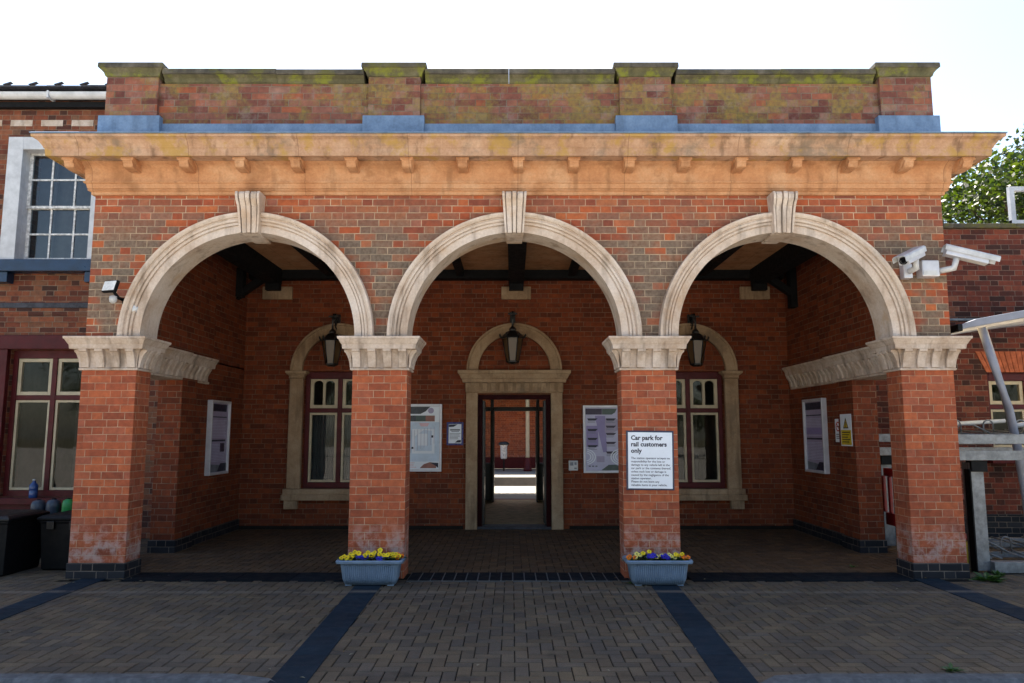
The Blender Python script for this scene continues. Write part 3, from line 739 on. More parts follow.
while x > LX0 + .4:
    mb.box(x-.16, x+.16, YW-.006, YW+.01, 5.905, 6.0); x -= .447
build('white_bricks', mb, M['stone'], SB, .003)
mb = MB(); mb.box(LX0-.2, LX1, YW-.09, YW-.001, 6.16, 6.24); build('fascia', mb, M['timber_black'], SB)
mb = MB()
mb.grid([[(x, YW-.15+.075*math.cos(a), 6.335+.085*math.sin(a)) for a in [PI+PI*j/8 for j in range(9)]]+[(x, YW-.15+.06*math.cos(a), 6.335+.07*math.sin(a)) for a in [2*PI-PI*j/8 for j in range(9)]] for x in (LX0-.2, LX1)], 0, True, False, True)
for k in range(12):
    xx = LX1 - .55 - k*.87; mb.box(xx-.012, xx+.012, YW-.235, YW-.06, 6.24, 6.35)
build('gutter', mb, M['white_paint'], SB)
# roof: main slope with tile rows
mb = MB(); SL = (7.55-6.40)/(5.9-2.6)
rnd = random.Random(4)
for k in range(16):
    ya = 2.60 + k*.21; za = 6.41 + (ya-2.60)*SL
    xx = LX0 - .3; 
    if k < 2:
        while xx < LX1 + 9.2:
            w = .25; lift = rnd.uniform(0,.012) 
            mb.box(xx+.004, xx+w-.004, ya-.03, ya+.26, za-.012+lift, za+.012+lift); xx += w
    else: mb.box(LX0-.3, XE, ya-.03, ya+.22, za-.012, za+.02)
mb.face([(LX0-.3,2.65,6.40),(XE,2.65,6.40),(XE,5.9,7.55),(LX0-.3,5.9,7.55)]); mb.face([(LX0-.3,5.9,7.55),(XE,5.9,7.55),(XE,9.2,6.4),(LX0-.3,9.2,6.4)])
mb.face([(XE,2.65,6.40),(XE,9.2,6.4),(XE,5.9,7.55)]); mb.face([(LX0-.3,9.2,6.4),(LX0-.3,2.65,6.40),(LX0-.3,5.9,7.55)])
build('roof', mb, M['slate'], SB)
mb = MB()
x = LX1 - .32
while x > LX0:
    mb.prism([(x-.04,6.435),(x+.02,6.432),(x+.09,6.465),(x+.085,6.475)], 2.55, 2.60, 'y'); x -= .45*.82
build('verge_clip', mb, M['slate'], SB)
# upper sash window
def sashwin(cx0, cx1, z0, z1):
    mb = MB(); y0 = YW-.11
    mb.box(cx0-.2, cx0+.02, y0, YW-.001, z0, z1+.17); mb.box(cx1-.02, cx1+.2, y0, YW-.001, z0, z1+.17); mb.box(cx0+.0205, cx1-.0205, y0, YW-.001, z1-.02, z1+.169)
    mb.box(cx0+.001, cx0+.02, YW, YW+.16, z0, z1-.002); mb.box(cx1-.02, cx1-.001, YW, YW+.16, z0, z1-.002); mb.box(cx0+.0205, cx1-.0205, YW, YW+.16, z1-.02, z1-.002)
    w = build('sash_window', mb, M['white_paint'], SB, .006, (cx0,YW,z0))
    mb = MB(); gl = MB(); a, b = cx0+.0205, cx1-.0205; zm = (z0+z1)/2
    for lo, hi, yy in ((z0+.005, zm+.02, YW+.10), (zm-.02, z1-.005, YW+.06)):
        mb.box(a, a+.05, yy, yy+.04, lo, hi); mb.box(b-.05, b, yy, yy+.04, lo, hi)
        mb.box(a+.0505, b-.0505, yy, yy+.04, lo, lo+(.08 if lo < zm-.3 else .04)); mb.box(a+.0505, b-.0505, yy, yy+.04, hi-.045, hi)
        for k in (1,2):
            x = a + (b-a)*k/3; mb.box(x-.013, x+.013, yy+.004, yy+.034, lo+.02, hi-.02)
        z = (lo+hi)/2 + .01; mb.box(a+.05, b-.05, yy+.006, yy+.032, z-.013, z+.013)
        gl.face([(a+.03, yy+.019, lo+.02), (b-.03, yy+.019, lo+.02), (b-.03, yy+.019, hi-.02), (a+.03, yy+.019, hi-.02)])
    build('sash', mb, M['white_worn'], w, .003); build('pane', gl, M['glass_bright'], w)
    mb = MB(); mb.box(cx0-.3, cx1+.3, YW-.20, YW+.16, z0-.17, z0-.002)
    for x in (cx0-.16, cx1+.12): mb.box(x-.13, x+.13, YW-.15, YW-.001, z0-.32, z0-.171)
    build('sill', mb, M['blue_paint'], w, .006)
    mb = MB(); mb.box(cx0-.05, cx1+.05, YW+.4, YW+.42, z0-.1, z1+.1); mb.box(cx0+.05, cx0+.3, YW+.30, YW+.33, z0, z1, 1); build('room', mb, [M['interior'], M['curtain']], w)
sashwin(*uw); sashwin(-9.9,-8.8,3.87,5.53)
w = casement(SB, (gw[0]+gw[1])/2, YW-.04, gw[2], gw[3], gw[1]-gw[0], arched=False, curtain=False, zt=1.93)
mb = MB(); mb.box(-8.6, -5.5, YW-.10, YW-.001, 2.605, 2.80); mb.box(-7.34, -7.142, YW-.08, YW-.002, .3, 2.604); mb.box(-5.958, -5.76, YW-.08, YW-.002, .3, 2.604)
mb.box(-7.34, -5.76, YW-.16, YW-.003, .47, .555); mb.box(-7.139, -5.961, YW-.07, YW-.004, .1, .469)
build('window_casing', mb, M['maroon'], SB, .006)

# ------------------------------------------------------------------ right hand building
RB = thing('side_building', (7.5,YW,0), 'low dark red brick building with a flat coping to the right of the portico', 'building')
RX0, RX1 = XE+.001, 15.; rw = (6.62,7.80,1.15,2.28)
mb = MB(); wall(mb, RX0, RX1, .33, 4.36, YW, YW+.35, [(rw[0],rw[1],rw[2],rw[3])]); mb.box(RX1-.3, RX1, YW+.351, 8.6, .33, 4.3); build('wall', mb, M['brick_dark'], RB)
mb = MB(); mb.box(RX0, RX1, YW-.03, YW+.34, -.01, .329); build('plinth', mb, M['brick_eng'], RB, .006)
mb = MB()
x = RX0
while x < RX1:
    mb.box(x+.003, min(x+.9, RX1)-.003, YW-.05, YW+.40, 4.362, 4.43); x += .9
build('coping', mb, M['stone_coping'], RB, .008)
mb = MB(); mb.box(RX0+.35, RX1, YW-.02, YW-.001, 3.02, 3.05); build('cable_conduit', mb, M['galv'], RB)
mb = MB()
for k in range(18):
    t0 = -1+2*k/18; t1 = -1+2*(k+1)/18; c = (rw[0]+rw[1])/2; 
    mb.prism([(c+t0*.60+.004, 2.285),(c+t1*.60-.004,2.285),(c+t1*.74-.004,2.58),(c+t0*.74+.004,2.58)], YW-.012, YW+.02, 'y')
build('flat_arch', mb, M['rubber_brick'], RB, .003)
casement(RB, (rw[0]+rw[1])/2, YW-.03, rw[2], rw[3], rw[1]-rw[0], arched=False, curtain=False, zt=1.80)
mb = MB(); mb.box(rw[0]-.1, rw[1]+.1, YW-.14, YW-.001, 1.02, 1.145); build('sill', mb, M['maroon'], RB, .005)
mb = MB(); mb.box(RX0, RX1, YW+.36, 8.6, 4.0, 4.1); build('roof', mb, M['slate'], RB)
GR = thing('guard_rail', (8.6,4.9,4.1), 'white square tube guard rail on the flat roof at the right edge', 'railing')
for x in (8.63, 10.1, 11.6):
    mb = MB(); mb.box(x-.04, x+.04, 4.86, 4.94, 4.1, 5.62); build('post', mb, M['white_paint'], GR)
mb = MB()
for z in (5.62, 5.02): mb.box(8.59, 11.64, 4.862, 4.938, z, z+.075)
build('rail', mb, M['white_paint'], GR)

# ------------------------------------------------------------------ railway beyond the passage
mb = MB(); mb.box(-30,30,8.91,12.75,-1.1,-.004); struct('platform', mb, M['concrete'])
mb = MB(); mb.box(-30,30,16.75,22.4,-1.1,-.004); struct('platform', mb, M['concrete'])
mb = MB(); mb.box(-30,30,12.76,16.74,-1.19,-.95); struct('track_bed', mb, M['ballast'])
RT = thing('railway_track', (0,14.8,-.95), 'pair of rusty rails between the two platforms seen through the doorway', 'track')
for y in (14.05, 15.48):
    mb = MB(); mb.prism([(y-.07,-.95),(y+.07,-.95),(y+.07,-.935),(y+.012,-.92),(y+.012,-.83),(y+.035,-.82),(y+.035,-.79),(y-.035,-.79),(y-.035,-.82),(y-.012,-.83),(y-.012,-.92),(y-.07,-.935)], -30, 30, 'x'); build('rail', mb, M['rail'], RT)
mb = MB(); mb.box(-30,30,22.41,22.8,0,5.0); tag(build('platform_wall', mb, M['brick_pier'], None, 0, (0,22.4,0)), 'sunlit red brick wall at the back of the far platform', 'wall')
mb = MB(); mb.box(-30,30,22.38,22.409,0,.45); tag(build('wall_plinth', mb, M['maroon'], None, 0, (0,22.4,0)), 'dark painted dado along the foot of the far platform wall', 'wall')
def canopy(label, y0, y1, z):
    t = thing('platform_canopy', (0,(y0+y1)/2,0), label, 'canopy')
    mb = MB(); mb.box(-16,16,y0,y1,z,z+.12); build('roof', mb, M['canopy_roof'], t)
    mb = MB()
    ye = y1 if y1 < 14 else y0
    for k in range(320):
        x = -16 + .1*k; mb.box(x+.004, x+.096, ye-.012, ye+.012, z-.35 - (.06 if k % 2 else 0), z+.16)
    build('valance', mb, M['cream'], t)
canopy('timber platform canopy just behind the station building', 8.92, 12.3, 3.3)
canopy('timber canopy over the far platform across the track', 20.3, 22.4, 3.3)
PC = thing('platform_column', (.52,20.4,0), 'cream iron column with a maroon base on the far platform', 'column')
mb = MB(); mb.lathe([(.085,.5),(.075,.55),(.07,3.2),(.12,3.28)], (.52,20.4,0), 14); build('shaft', mb, M['cream'], PC)
mb = MB(); mb.lathe([(.16,0),(.16,.08),(.13,.12),(.12,.46),(.10,.5)], (.52,20.4,0), 14); build('base', mb, M['maroon'], PC)
BH = thing('litter_bag_stand', (-.37,20.2,0), 'litter stand with a clear hanging bag and dark lid on the far platform', 'litter bin')
mb = MB(); mb.lathe([(.19,.98),(.20,1.02),(.15,1.08),(.05,1.10)], (-.37,20.2,0), 14); build('lid', mb, M['black_iron'], BH)
mb = MB(); mb.lathe([(.10,.46),(.12,.52),(.13,.92),(.16,.975)], (-.37,20.2,0), 14); build('bag', mb, M['white_worn'], BH)
mb = MB(); mb.tube([(-.37,20.42,0),(-.37,20.42,1.1)], .03); build('post', mb, M['black_iron'], BH)

# ------------------------------------------------------------------ lanterns
def lantern(loc, label):
    L = thing('lantern', (0,0,0), label, 'lantern', 'lanterns hanging on the back wall')
    # bracket arm from the wall plate (wall is at y = +.4)
    mb = MB(); mb.box(-.05,.05,.36,.40,.62,.98); mb.tube([(0,.37,.90),(0,.2,.95),(0,.05,.93),(0,0,.86),(0,0,.62)], .018, 8)
    pts = [(0, .36-.16*(t/12)*1.4+.0, .66+.0) for t in range(0)]
    sp = [(0, .27+.085*math.cos(a)*(1-a/9), .80+.085*math.sin(a)*(1-a/9)) for a in [k*.45 for k in range(18)]]
    mb.tube(sp, .011, 6); mb.tube([(0,.36,.68),(0,.24,.72),(0,.1,.9)], .012, 6); mb.box(-.085,.085,.02,.05,.88,.905)
    build('bracket', mb, M['black_iron'], L)
    H = 6
    mb = MB()
    mb.lathe([(.205,.43),(.215,.445),(.17,.50),(.10,.56),(.06,.575),(.07,.60),(.05,.63),(.02,.66)], (0,0,0), H, smooth=False)
    for k in range(H):
        a = 2*PI*k/H; c, s = math.cos(a), math.sin(a)
        mb.tube([(.205*c,.205*s,.44),(.235*c,.235*s,.50),(.225*c,.225*s,.53)], [.02,.016,.004], 5)
    build('hood', mb, M['black_iron'], L)
    mb = MB()
    for k in range(H):
        a = 2*PI*k/H; c, s = math.cos(a), math.sin(a); mb.tube([(.11*c,.11*s,.02),(.185*c,.185*s,.435)], .010, 5)
    mb.lathe([(.06,-.03),(.115,0),(.12,.02),(.10,.03)], (0,0,0), H, smooth=False); build('cage', mb, M['black_iron'], L)
    mb = MB(); mb.lathe([(.105,.025),(.178,.432)], (0,0,0), H, caps=False, smooth=False); build('glazing', mb, M['lantern_glass'], L)
    mb = MB(); mb.lathe([(.03,.05),(.035,.15),(.045,.2),(.04,.3),(.015,.33)], (0,0,0), 10); build('bulb', mb, M['lamp_white'], L)
    L.location = loc; L.scale = (.83,)*3
    return L
def lg():
    n = NT('lantern_glass')
    tr = n.N.new('ShaderNodeBsdfTranslucent'); tr.inputs[0].default_value = (.5,.33,.16,1)
    tp = n.N.new('ShaderNodeBsdfTransparent'); tp.inputs[0].default_value = (.6,.45,.3,1)
    df = n.N.new('ShaderNodeBsdfPrincipled'); df.inputs['Base Color'].default_value = (.13,.085,.045,1); df.inputs['Roughness'].default_value = .15
    m1 = n.N.new('ShaderNodeMixShader'); m2 = n.N.new('ShaderNodeMixShader'); m1.inputs[0].default_value = .55; m2.inputs[0].default_value = .5
    n.L.new(tp.outputs[0], m1.inputs[1]); n.L.new(tr.outputs[0], m1.inputs[2]); n.L.new(m1.outputs[0], m2.inputs[1]); n.L.new(df.outputs[0], m2.inputs[2]); n.L.new(m2.outputs[0], n.out.inputs[0]); return n.mat
M['lantern_glass'] = lg()
l0 = lantern((-2.775,YB-.333,2.45), 'black hexagonal lantern in front of the left window arch')
for x, lb in ((-.055,'black hexagonal lantern hanging above the doorway in the middle arch'), (2.705,'black hexagonal lantern in front of the right window arch')):
    c = copytree(l0); c.location = (x, YB-.333, 2.45 if x > 1 else 2.49); c['label'] = lb

# ------------------------------------------------------------------ posters and signs
def board(name, label, cat, w, h, frame, depth=.05, ft=.035, loc=(0,0,0), rot=0., sheet='sign_white', group=None, roll=0.):
    """framed board facing -y before rotation; returns (root, painter)"""
    t = thing(name, (0,0,0), label, cat, group)
    fr = MB(); a = w/2; b = h/2
    fr.box(-a,-a+ft,-depth,0,-b,b); fr.box(a-ft,a,-depth,0,-b,b); fr.box(-a+ft+.0003,a-ft-.0003,-depth,0,b-ft,b); fr.box(-a+ft+.0003,a-ft-.0003,-depth,0,-b,-b+ft)
    build('frame', fr, M[frame], t, .004)
    mb = MB(); mb.box(-a+ft*.9, a-ft*.9, -depth*.55, -.002, -b+ft*.9, b-ft*.9); sh = build('sheet', mb, M[sheet], t)
    t.location = loc; t.rotation_euler = (0,roll,rot)
    return t, sh, -depth*.55
def artwork(sh, yb, polys, name='print'):
    mats = []; mb = MB()
    for k, (mname, pts) in enumerate(polys):
        if mname not in mats: mats.append(mname)
        y = yb - .0012 - .00025*k
        mb.prism(pts, y, yb - .0002, 'y', mats.index(mname))
    return build(name, mb, [M[m] for m in mats], sh)
def rect(x0, x1, z0, z1): return [(x0,z0),(x1,z0),(x1,z1),(x0,z1)]
def lines(mname, x0, x1, ztop, n, pitch, th, rnd, ragged=.3):
    return [(mname, rect(x0, x1 - rnd.uniform(0, ragged)*(x1-x0), ztop-k*pitch-th, ztop-k*pitch)) for k in range(n)]
rnd = random.Random(12)
# network map poster left of the doorway
t, sh, yb = board('map_poster', 'white framed railway map poster between the second pier and the doorway', 'poster', .70, 1.02, 'alu', loc=(-1.485,YB,1.365), sheet='sign_white')
P = [('dusk', [(-.31,.47),(-.31,.36),(.02,.36),(.10,.40),(.17,.47)]), ('dusk', rect(-.31,.24,.245,.335)), ('terracotta', rect(.10,.24,.246,.334)), ('sage', rect(-.05,.10,.246,.334)), ('pale_blue', rect(-.31,.31,-.36,.235)),
     ('pale_pink', rect(-.27,-.19,-.34,.22)), ('sign_white', rect(-.10,.24,-.24,.13)), ('pale_blue', [(-.05,-.2),(.2,-.2),(.2,.1),(.08,.12),(-.06,.02)]), ('sign_white', rect(-.02,.13,-.12,.06)), ('pale_pink', [(.03,.17),(.13,.17),(.16,.22),(0,.22)]), ('ink', rect(-.11,-.08,-.17,-.14)), ('ink', rect(.19,.22,.0,.035)), ('mauve', [(.18+.045*math.cos(k*PI/7), .41+.045*math.sin(k*PI/7)) for k in range(14)]),
     ('terracotta', [(.02,-.46),(.27,-.46),(.27,-.38),(.17,-.37),(.08,-.40)]), ('ink', [(.17,-.375),(.30,-.38),(.30,-.455),(.24,-.41)]), ('red_ink', rect(-.30,-.285,-.42,-.405))]
P += lines('pale_pink', -.28, -.02, -.375, 4, .022, .008, rnd)
for k in range(9): P.append(('mauve', rect(-.17+.05*k, -.165+.05*k, -.25+.02*k, .1+.008*k)))
artwork(sh, yb, P)
# small blue notice
t, sh, yb = board('notice', 'small notice in a dark blue frame beside the doorway', 'notice', .255, .35, 'blue_frame', .03, .03, (-.935,YB,1.425))
P = [('ink', [(-.095,.14),(-.095,.10),(-.02,.105),(.04,.14)]), ('ink', rect(-.075,.075,.048,.066)), ('ink', [(0,-.135),(.09,-.135),(.09,-.095),(.04,-.10)]), ('ink_soft', rect(-.055,.06,.028,.038))]
P += lines('ink_soft', -.08, .085, .005, 5, .02, .007, rnd)
artwork(sh, yb, P)
# onward travel poster right of the doorway
t, sh, yb = board('travel_poster', 'lavender framed information poster with dark tabs right of the doorway', 'poster', .60, 1.02, 'alu', loc=(1.32,YB,1.345), sheet='pale_lilac')
P = [('purple_dark', rect(-.26,-.01,.37,.46)), ('sage', [(-.008,.37),(.14,.37),(.19,.40),(.22,.46),(-.008,.46)]), ('lavender', [(-.12,.35),(.04,.35),(.06,-.2),(.0,-.2)]), ('lavender', rect(-.25,-.07,-.12,.20)), ('mauve', [(.04,.30),(.24,.30),(.24,.14),(.10,.06),(.03,.1)]), ('mauve', rect(-.1,.02,-.35,-.26))]
for x, z in ((-.16,.295),(-.16,.135),(-.16,.0),(-.16,-.11),(.12,.295),(.12,.185),(.12,.075),(.12,-.06),(.12,-.205)):
    P.append(('purple_dark' if x > 0 and z < .25 else 'ink', [(x-.075,z+.017),(x+.085,z+.017),(x+.05,z-.017),(x-.06,z-.017)]))
    P += lines('ink_soft', x-.07, x+.07, z-.028, 2, .016, .006, rnd)
for cx, s in ((-.27,1),(.27,-1)):
    for r in (.09,.125,.16):
        pts = [(cx+s*r*math.cos(a), -.27+.75*r*math.sin(a)) for a in [-PI/2.3+PI/1.15*k/10 for k in range(11)]] + [(cx+s*(r-.016)*math.cos(a), -.27+.75*(r-.016)*math.sin(a)) for a in [PI/2.3-PI/1.15*k/10 for k in range(11)]]
        P.append(('sign_white', pts))
P += [('sage', [(-.03,-.47),(.26,-.47),(.26,-.41),(.18,-.385),(.08,-.39)]), ('ink_soft', rect(-.22,-.19,-.42,-.40)), ('ink_soft', rect(-.17,-.14,-.42,-.40)), ('ink_soft', rect(-.12,-.09,-.42,-.40))]
artwork(sh, yb, P)
# side wall posters
def sideposter(label, loc, rot):
    t, sh, yb = board('timetable_poster', label, 'poster', .68, 1.02, 'alu', .07, .035, loc, rot, sheet='mauve', group='timetable cases on the portico side walls')
    P = [('ink', [(-.30,.46),(-.30,.36),(.24,.36),(.26,.46)]), ('ink', rect(-.29,.26,.275,.29)), ('ink', rect(-.29,.24,-.055,-.03)), ('ink_soft', [(-.30,-.47),(-.30,-.36),(.31,-.40),(.31,-.47)]), ('ink', [(-.02,-.47),(.1,-.36),(.31,-.36),(.31,-.47)])]
    P += lines('pale_lilac', -.28, .26, .24, 12, .021, .009, rnd, .1) + lines('pale_lilac', -.28, .26, -.09, 12, .021, .009, rnd, .1)
    P.append(('purple_dark', rect(.06,.2,-.2,-.08)) if rot > 0 else ('lavender', rect(-.28,.28,.02,.11)))
    artwork(sh, yb, P)
    return t
sideposter('timetable poster in a white case on the left inner wall', (-XI,2.82,1.375), PI/2)
sideposter('timetable poster in a white case on the right inner wall', (XI,2.80,1.40), -PI/2)
# hazard and no smoking signs on the right wall
t = thing('no_smoking_sign', (0,0,0), 'small white no smoking sign with a red ring beside the yellow sign', 'sign')
mb = MB(); mb.box(-.09,.09,-.006,0,-.15,.15); sh = build('plate', mb, M['sign_white'], t, .003)
ring = [(.062*math.cos(a), .05+.062*math.sin(a)) for a in [2*PI*k/24 for k in range(25)]] + [(.047*math.cos(a), .05+.047*math.sin(a)) for a in [2*PI-2*PI*k/24 for k in range(25)]]
mb = MB()
for k in range(24):
    a0, a1 = 2*PI*k/24, 2*PI*(k+1)/24
    mb.prism([(.047*math.cos(a0),.05+.047*math.sin(a0)),(.064*math.cos(a0),.05+.064*math.sin(a0)),(.064*math.cos(a1),.05+.064*math.sin(a1)),(.047*math.cos(a1),.05+.047*math.sin(a1))], -.0074, -.0062, 'y', 0)
mb.prism([(-.046,.088),(-.036,.098),(.046,.012),(.036,.002)], -.0078, -.0062, 'y', 0); mb.prism(rect(-.035,.03,.044,.058), -.0071, -.0062, 'y', 1)
for k in range(3): mb.prism(rect(-.06,.06,-.055-k*.025,-.045-k*.025), -.0071, -.0062, 'y', 1)
build('print', mb, [M['red_ink'], M['ink']], sh); t.location = (XI-.001, 2.13, 1.47); t.rotation_euler = (0,0,-PI/2)
t = thing('warning_sign', (0,0,0), 'white and yellow warning sign with a triangle on the right rear pier', 'sign')
mb = MB(); mb.box(-.155,.155,-.006,0,-.20,.20); sh = build('plate', mb, M['sign_white'], t, .003)
mb = MB(); mb.prism(rect(-.14,.14,-.185,.0), -.0072, -.0062, 'y', 0); mb.prism([(-.075,.02),(.075,.02),(0,.155)], -.0072, -.0062, 'y', 1); mb.prism([(-.052,.033),(.052,.033),(0,.127)], -.0078, -.0062, 'y', 0); mb.prism([(-.007,.055),(.007,.055),(.009,.1),(-.009,.1)], -.0084, -.0062, 'y', 1); mb.prism(rect(-.007,.007,.038,.05), -.0084, -.0062, 'y', 1)
for k in range(5): mb.prism(rect(-.11,.11-.03*(k%3),-.035-k*.03,-.024-k*.03), -.0079, -.0062, 'y', 1)
build('print', mb, [M['warn_yellow'], M['ink']], sh); t.location = (XI-.047, 1.80, 1.475); t.rotation_euler = (0,0,-PI/2)
# door entry panel
t = thing('door_control_box', (0,0,0), 'small white control box on the brick right of the doorway', 'control box')
mb = MB(); mb.box(-.07,.07,-.045,0,-.075,.075); build('case', mb, M['white_box'], t, .008)
mb = MB(); mb.box(-.05,.0,-.049,-.044,.0,.05); mb.box(.012,.05,-.049,-.044,-.05,-.03); mb.box(.015,.05,-.049,-.044,.01,.05); build('buttons', mb, M['ink_soft'], t); t.location = (.865,YB,.945)
# car park sign
CS = thing('car_park_sign', (0,0,0), 'white car park notice with a navy border on the third brick pier', 'sign')
mb = MB(); mb.box(-.242,.242,-.012,0,-.298,.298); build('border', mb, M['navy'], CS, .004)
mb = MB(); mb.box(-.224,.224,-.016,-.0122,-.281,.281); build('panel', mb, M['sign_white'], CS, .002)
text('heading', 'Car park for\nrail customers\nonly', .063, M['ink'], CS, (-.195,-.0165,.205), bold=.0022, spacing=1.03)
text('lettering', 'The station operator accepts no\nresponsibility for the loss or\ndamage to any vehicle left in the\ncar park or the contents thereof,\nunless such loss or damage is\ncaused by the negligence of the\nstation operator.', .0300, M['ink'], CS, (-.195,-.0165,.012), bold=.0004, spacing=1.12)
text('lettering', 'Please do not leave any\nvaluable items in your vehicle.', .0300, M['ink'], CS, (-.195,-.0165,-.222), bold=.0004, spacing=1.12)
CS.location = (1.335,-.002,1.165); CS.rotation_euler = (0,R(.6),0)

# ------------------------------------------------------------------ planters and pansies
def planter(label, loc):
    t = thing('planter', (0,0,0), label, 'planter', 'blue troughs in front of the middle piers')
    mb = MB()
    def ring(w, d, z, r=.05, n=5, rib=0.):
        pts = []
        for cx, cy, a0 in ((w-r,d-r,0),(-w+r,d-r,PI/2),(-w+r,-d+r,PI),(w-r,-d+r,1.5*PI)):
            for k in range(n+1):
                a = a0 + PI/2*k/n; pts.append((cx+r*math.cos(a), cy+r*math.sin(a), z))
        return pts
    mb.grid([ring(.245,.095,.012),(ring(.262,.11,.06)),ring(.282,.125,.205),ring(.286,.128,.215)], 0, True, True, True)
    for k in range(25):
        x = -.225 + .45*k/24
        for sgn in (-1, 1): mb.tube([(x*.96, sgn*.101, .02),(x, sgn*.1145, .07),(x*1.06, sgn*.1275, .205)], .0065, 5)
    for sx in (-1,1): mb.box(sx*.2-.03, sx*.2+.03, -.09, .09, 0, .013)
    build('trough', mb, M['planter_blue'], t)
    mb = MB(); mb.grid([ring(.290,.132,.205),ring(.318,.158,.212),ring(.322,.162,.232),ring(.312,.152,.244),ring(.296,.136,.240),ring(.285,.125,.20)], 0, True, False, False); build('rim', mb, M['planter_blue'], t, .002)
    mb = MB(); mb.face(ring(.29,.13,.216)); build('soil', mb, M['soil'], t)
    t.location = loc; return t
planter('blue trough planter before the second pier with mostly yellow pansies', (-1.42,-.255,0))
planter('blue trough planter before the third pier with dark blue pansies', (1.335,-.255,0))
def pansy(colour, label, loc, seed, hgt=.09, nf=4, spread=.045):
    rnd = random.Random(seed)
    t = thing('pansy', (0,0,0), label, 'flower', 'pansies in the trough planters')
    mb = MB()
    for k in range(44):
        a = rnd.uniform(0,2*PI); r = rnd.uniform(.005,.06); z = rnd.uniform(.0,hgt*.75); l = rnd.uniform(.024,.044); w = l*.45
        c = Vector((r*math.cos(a), r*math.sin(a), z)); d = Vector((math.cos(a), math.sin(a), rnd.uniform(-.2,.7))).normalized(); s = d.cross(Vector((0,0,1))).normalized()
        mb.face([c-s*w*.3, c+d*l*.5-s*w, c+d*l, c+d*l*.5+s*w], 0, (rnd.random(),0,0))
    build('foliage', mb, M['leaf_low'], t)
    for k in range(nf):
        mb = MB()
        a = 2*PI*k/nf + rnd.uniform(-.4,.4); r = rnd.uniform(.4,1.)*spread
        c = Vector((r*math.cos(a)*1.15, r*math.sin(a)*.9-.01, hgt*rnd.uniform(.65,1.1)))
        nrm = Vector((rnd.uniform(-.35,.35), rnd.uniform(-1.,-.45), rnd.uniform(.25,.8))).normalized()
        u = nrm.cross(Vector((0,0,1))).normalized(); v = u.cross(nrm)
        R_ = rnd.uniform(.019,.025)
        for q in range(5):
            b = PI/2 + 2*PI*q/5
            pc_ = c + (u*math.cos(b)+v*math.sin(b))*R_*.55 + nrm*.002*(q % 3)
            mb.face([pc_ + (u*math.cos(2*PI*j/8)+v*math.sin(2*PI*j/8))*R_*.58 + nrm*(.004*math.cos(2*PI*j/8-b)) for j in range(8)], 0, None, True)
        mb.lathe([(.004,0),(.006,.003),(.002,.006)], (0,0,0), 6, 1)
        mb.xf(Matrix.Translation(c + nrm*.008), len(mb.v)-18)
        mb.tube([(0,0,0), c*.5+Vector((0,0,.01)), c], .0018, 4, 2)
        build('flower', mb, [M['petal_'+colour], M['ink'], M['leaf_stem']], t)
    t.location = loc
    return t
M['leaf_stem'] = paint('leaf_stem', (.05,.11,.03), .6)
zz = .216
for i, (x, col, h, lb, dy) in enumerate([(-.245,'yellow',.065,'low yellow pansy at the left end of the left trough',-.03), (-.17,'yellow',.115,'tall yellow pansy second from the left in the left trough',.0), (-.09,'blue',.075,'blue pansy between yellow clumps in the left trough',-.03), (-.02,'yellow',.115,'yellow pansy just left of the middle of the left trough',-.02), (.055,'yellow',.135,'tallest yellow pansy in the middle of the left trough',.02), (.10,'blue',.065,'spreading blue pansy right of the middle of the left trough',-.05), (.16,'yellow',.10,'yellow pansy right of the blue one in the left trough',-.01), (.225,'yellow',.095,'yellow pansy beside the right end of the left trough',.0), (.262,'orange',.075,'orange pansy at the right end of the left trough',.02)]):
    pansy(col, lb, (-1.42+x,-.255+dy,zz), 100+i, h*.62, 5 if col != 'orange' else 3)
for i, (x, col, h, lb, dy) in enumerate([(-.255,'orange',.06,'orange pansy at the left end of the right trough',-.02), (-.19,'cream',.09,'pale yellow pansy near the left end of the right trough',.0), (-.115,'yellow',.125,'tall yellow pansy standing over the blue ones in the right trough',.03), (-.06,'blue',.085,'broad dark blue pansy left of the middle of the right trough',-.03), (.02,'cream',.07,'pale yellow pansy between the two blue ones in the right trough',.01), (.075,'blue',.075,'dark blue pansy right of the middle of the right trough',-.03), (.145,'cream',.085,'pale yellow pansy right of the blue ones in the right trough',.0), (.21,'yellow',.10,'yellow pansy near the right end of the right trough',.01), (.258,'orange',.065,'orange pansy at the right end of the right trough',-.02)]):
    pansy(col, lb, (1.335+x,-.255+dy,zz), 200+i, h*.62, 5 if col == 'blue' else 3)

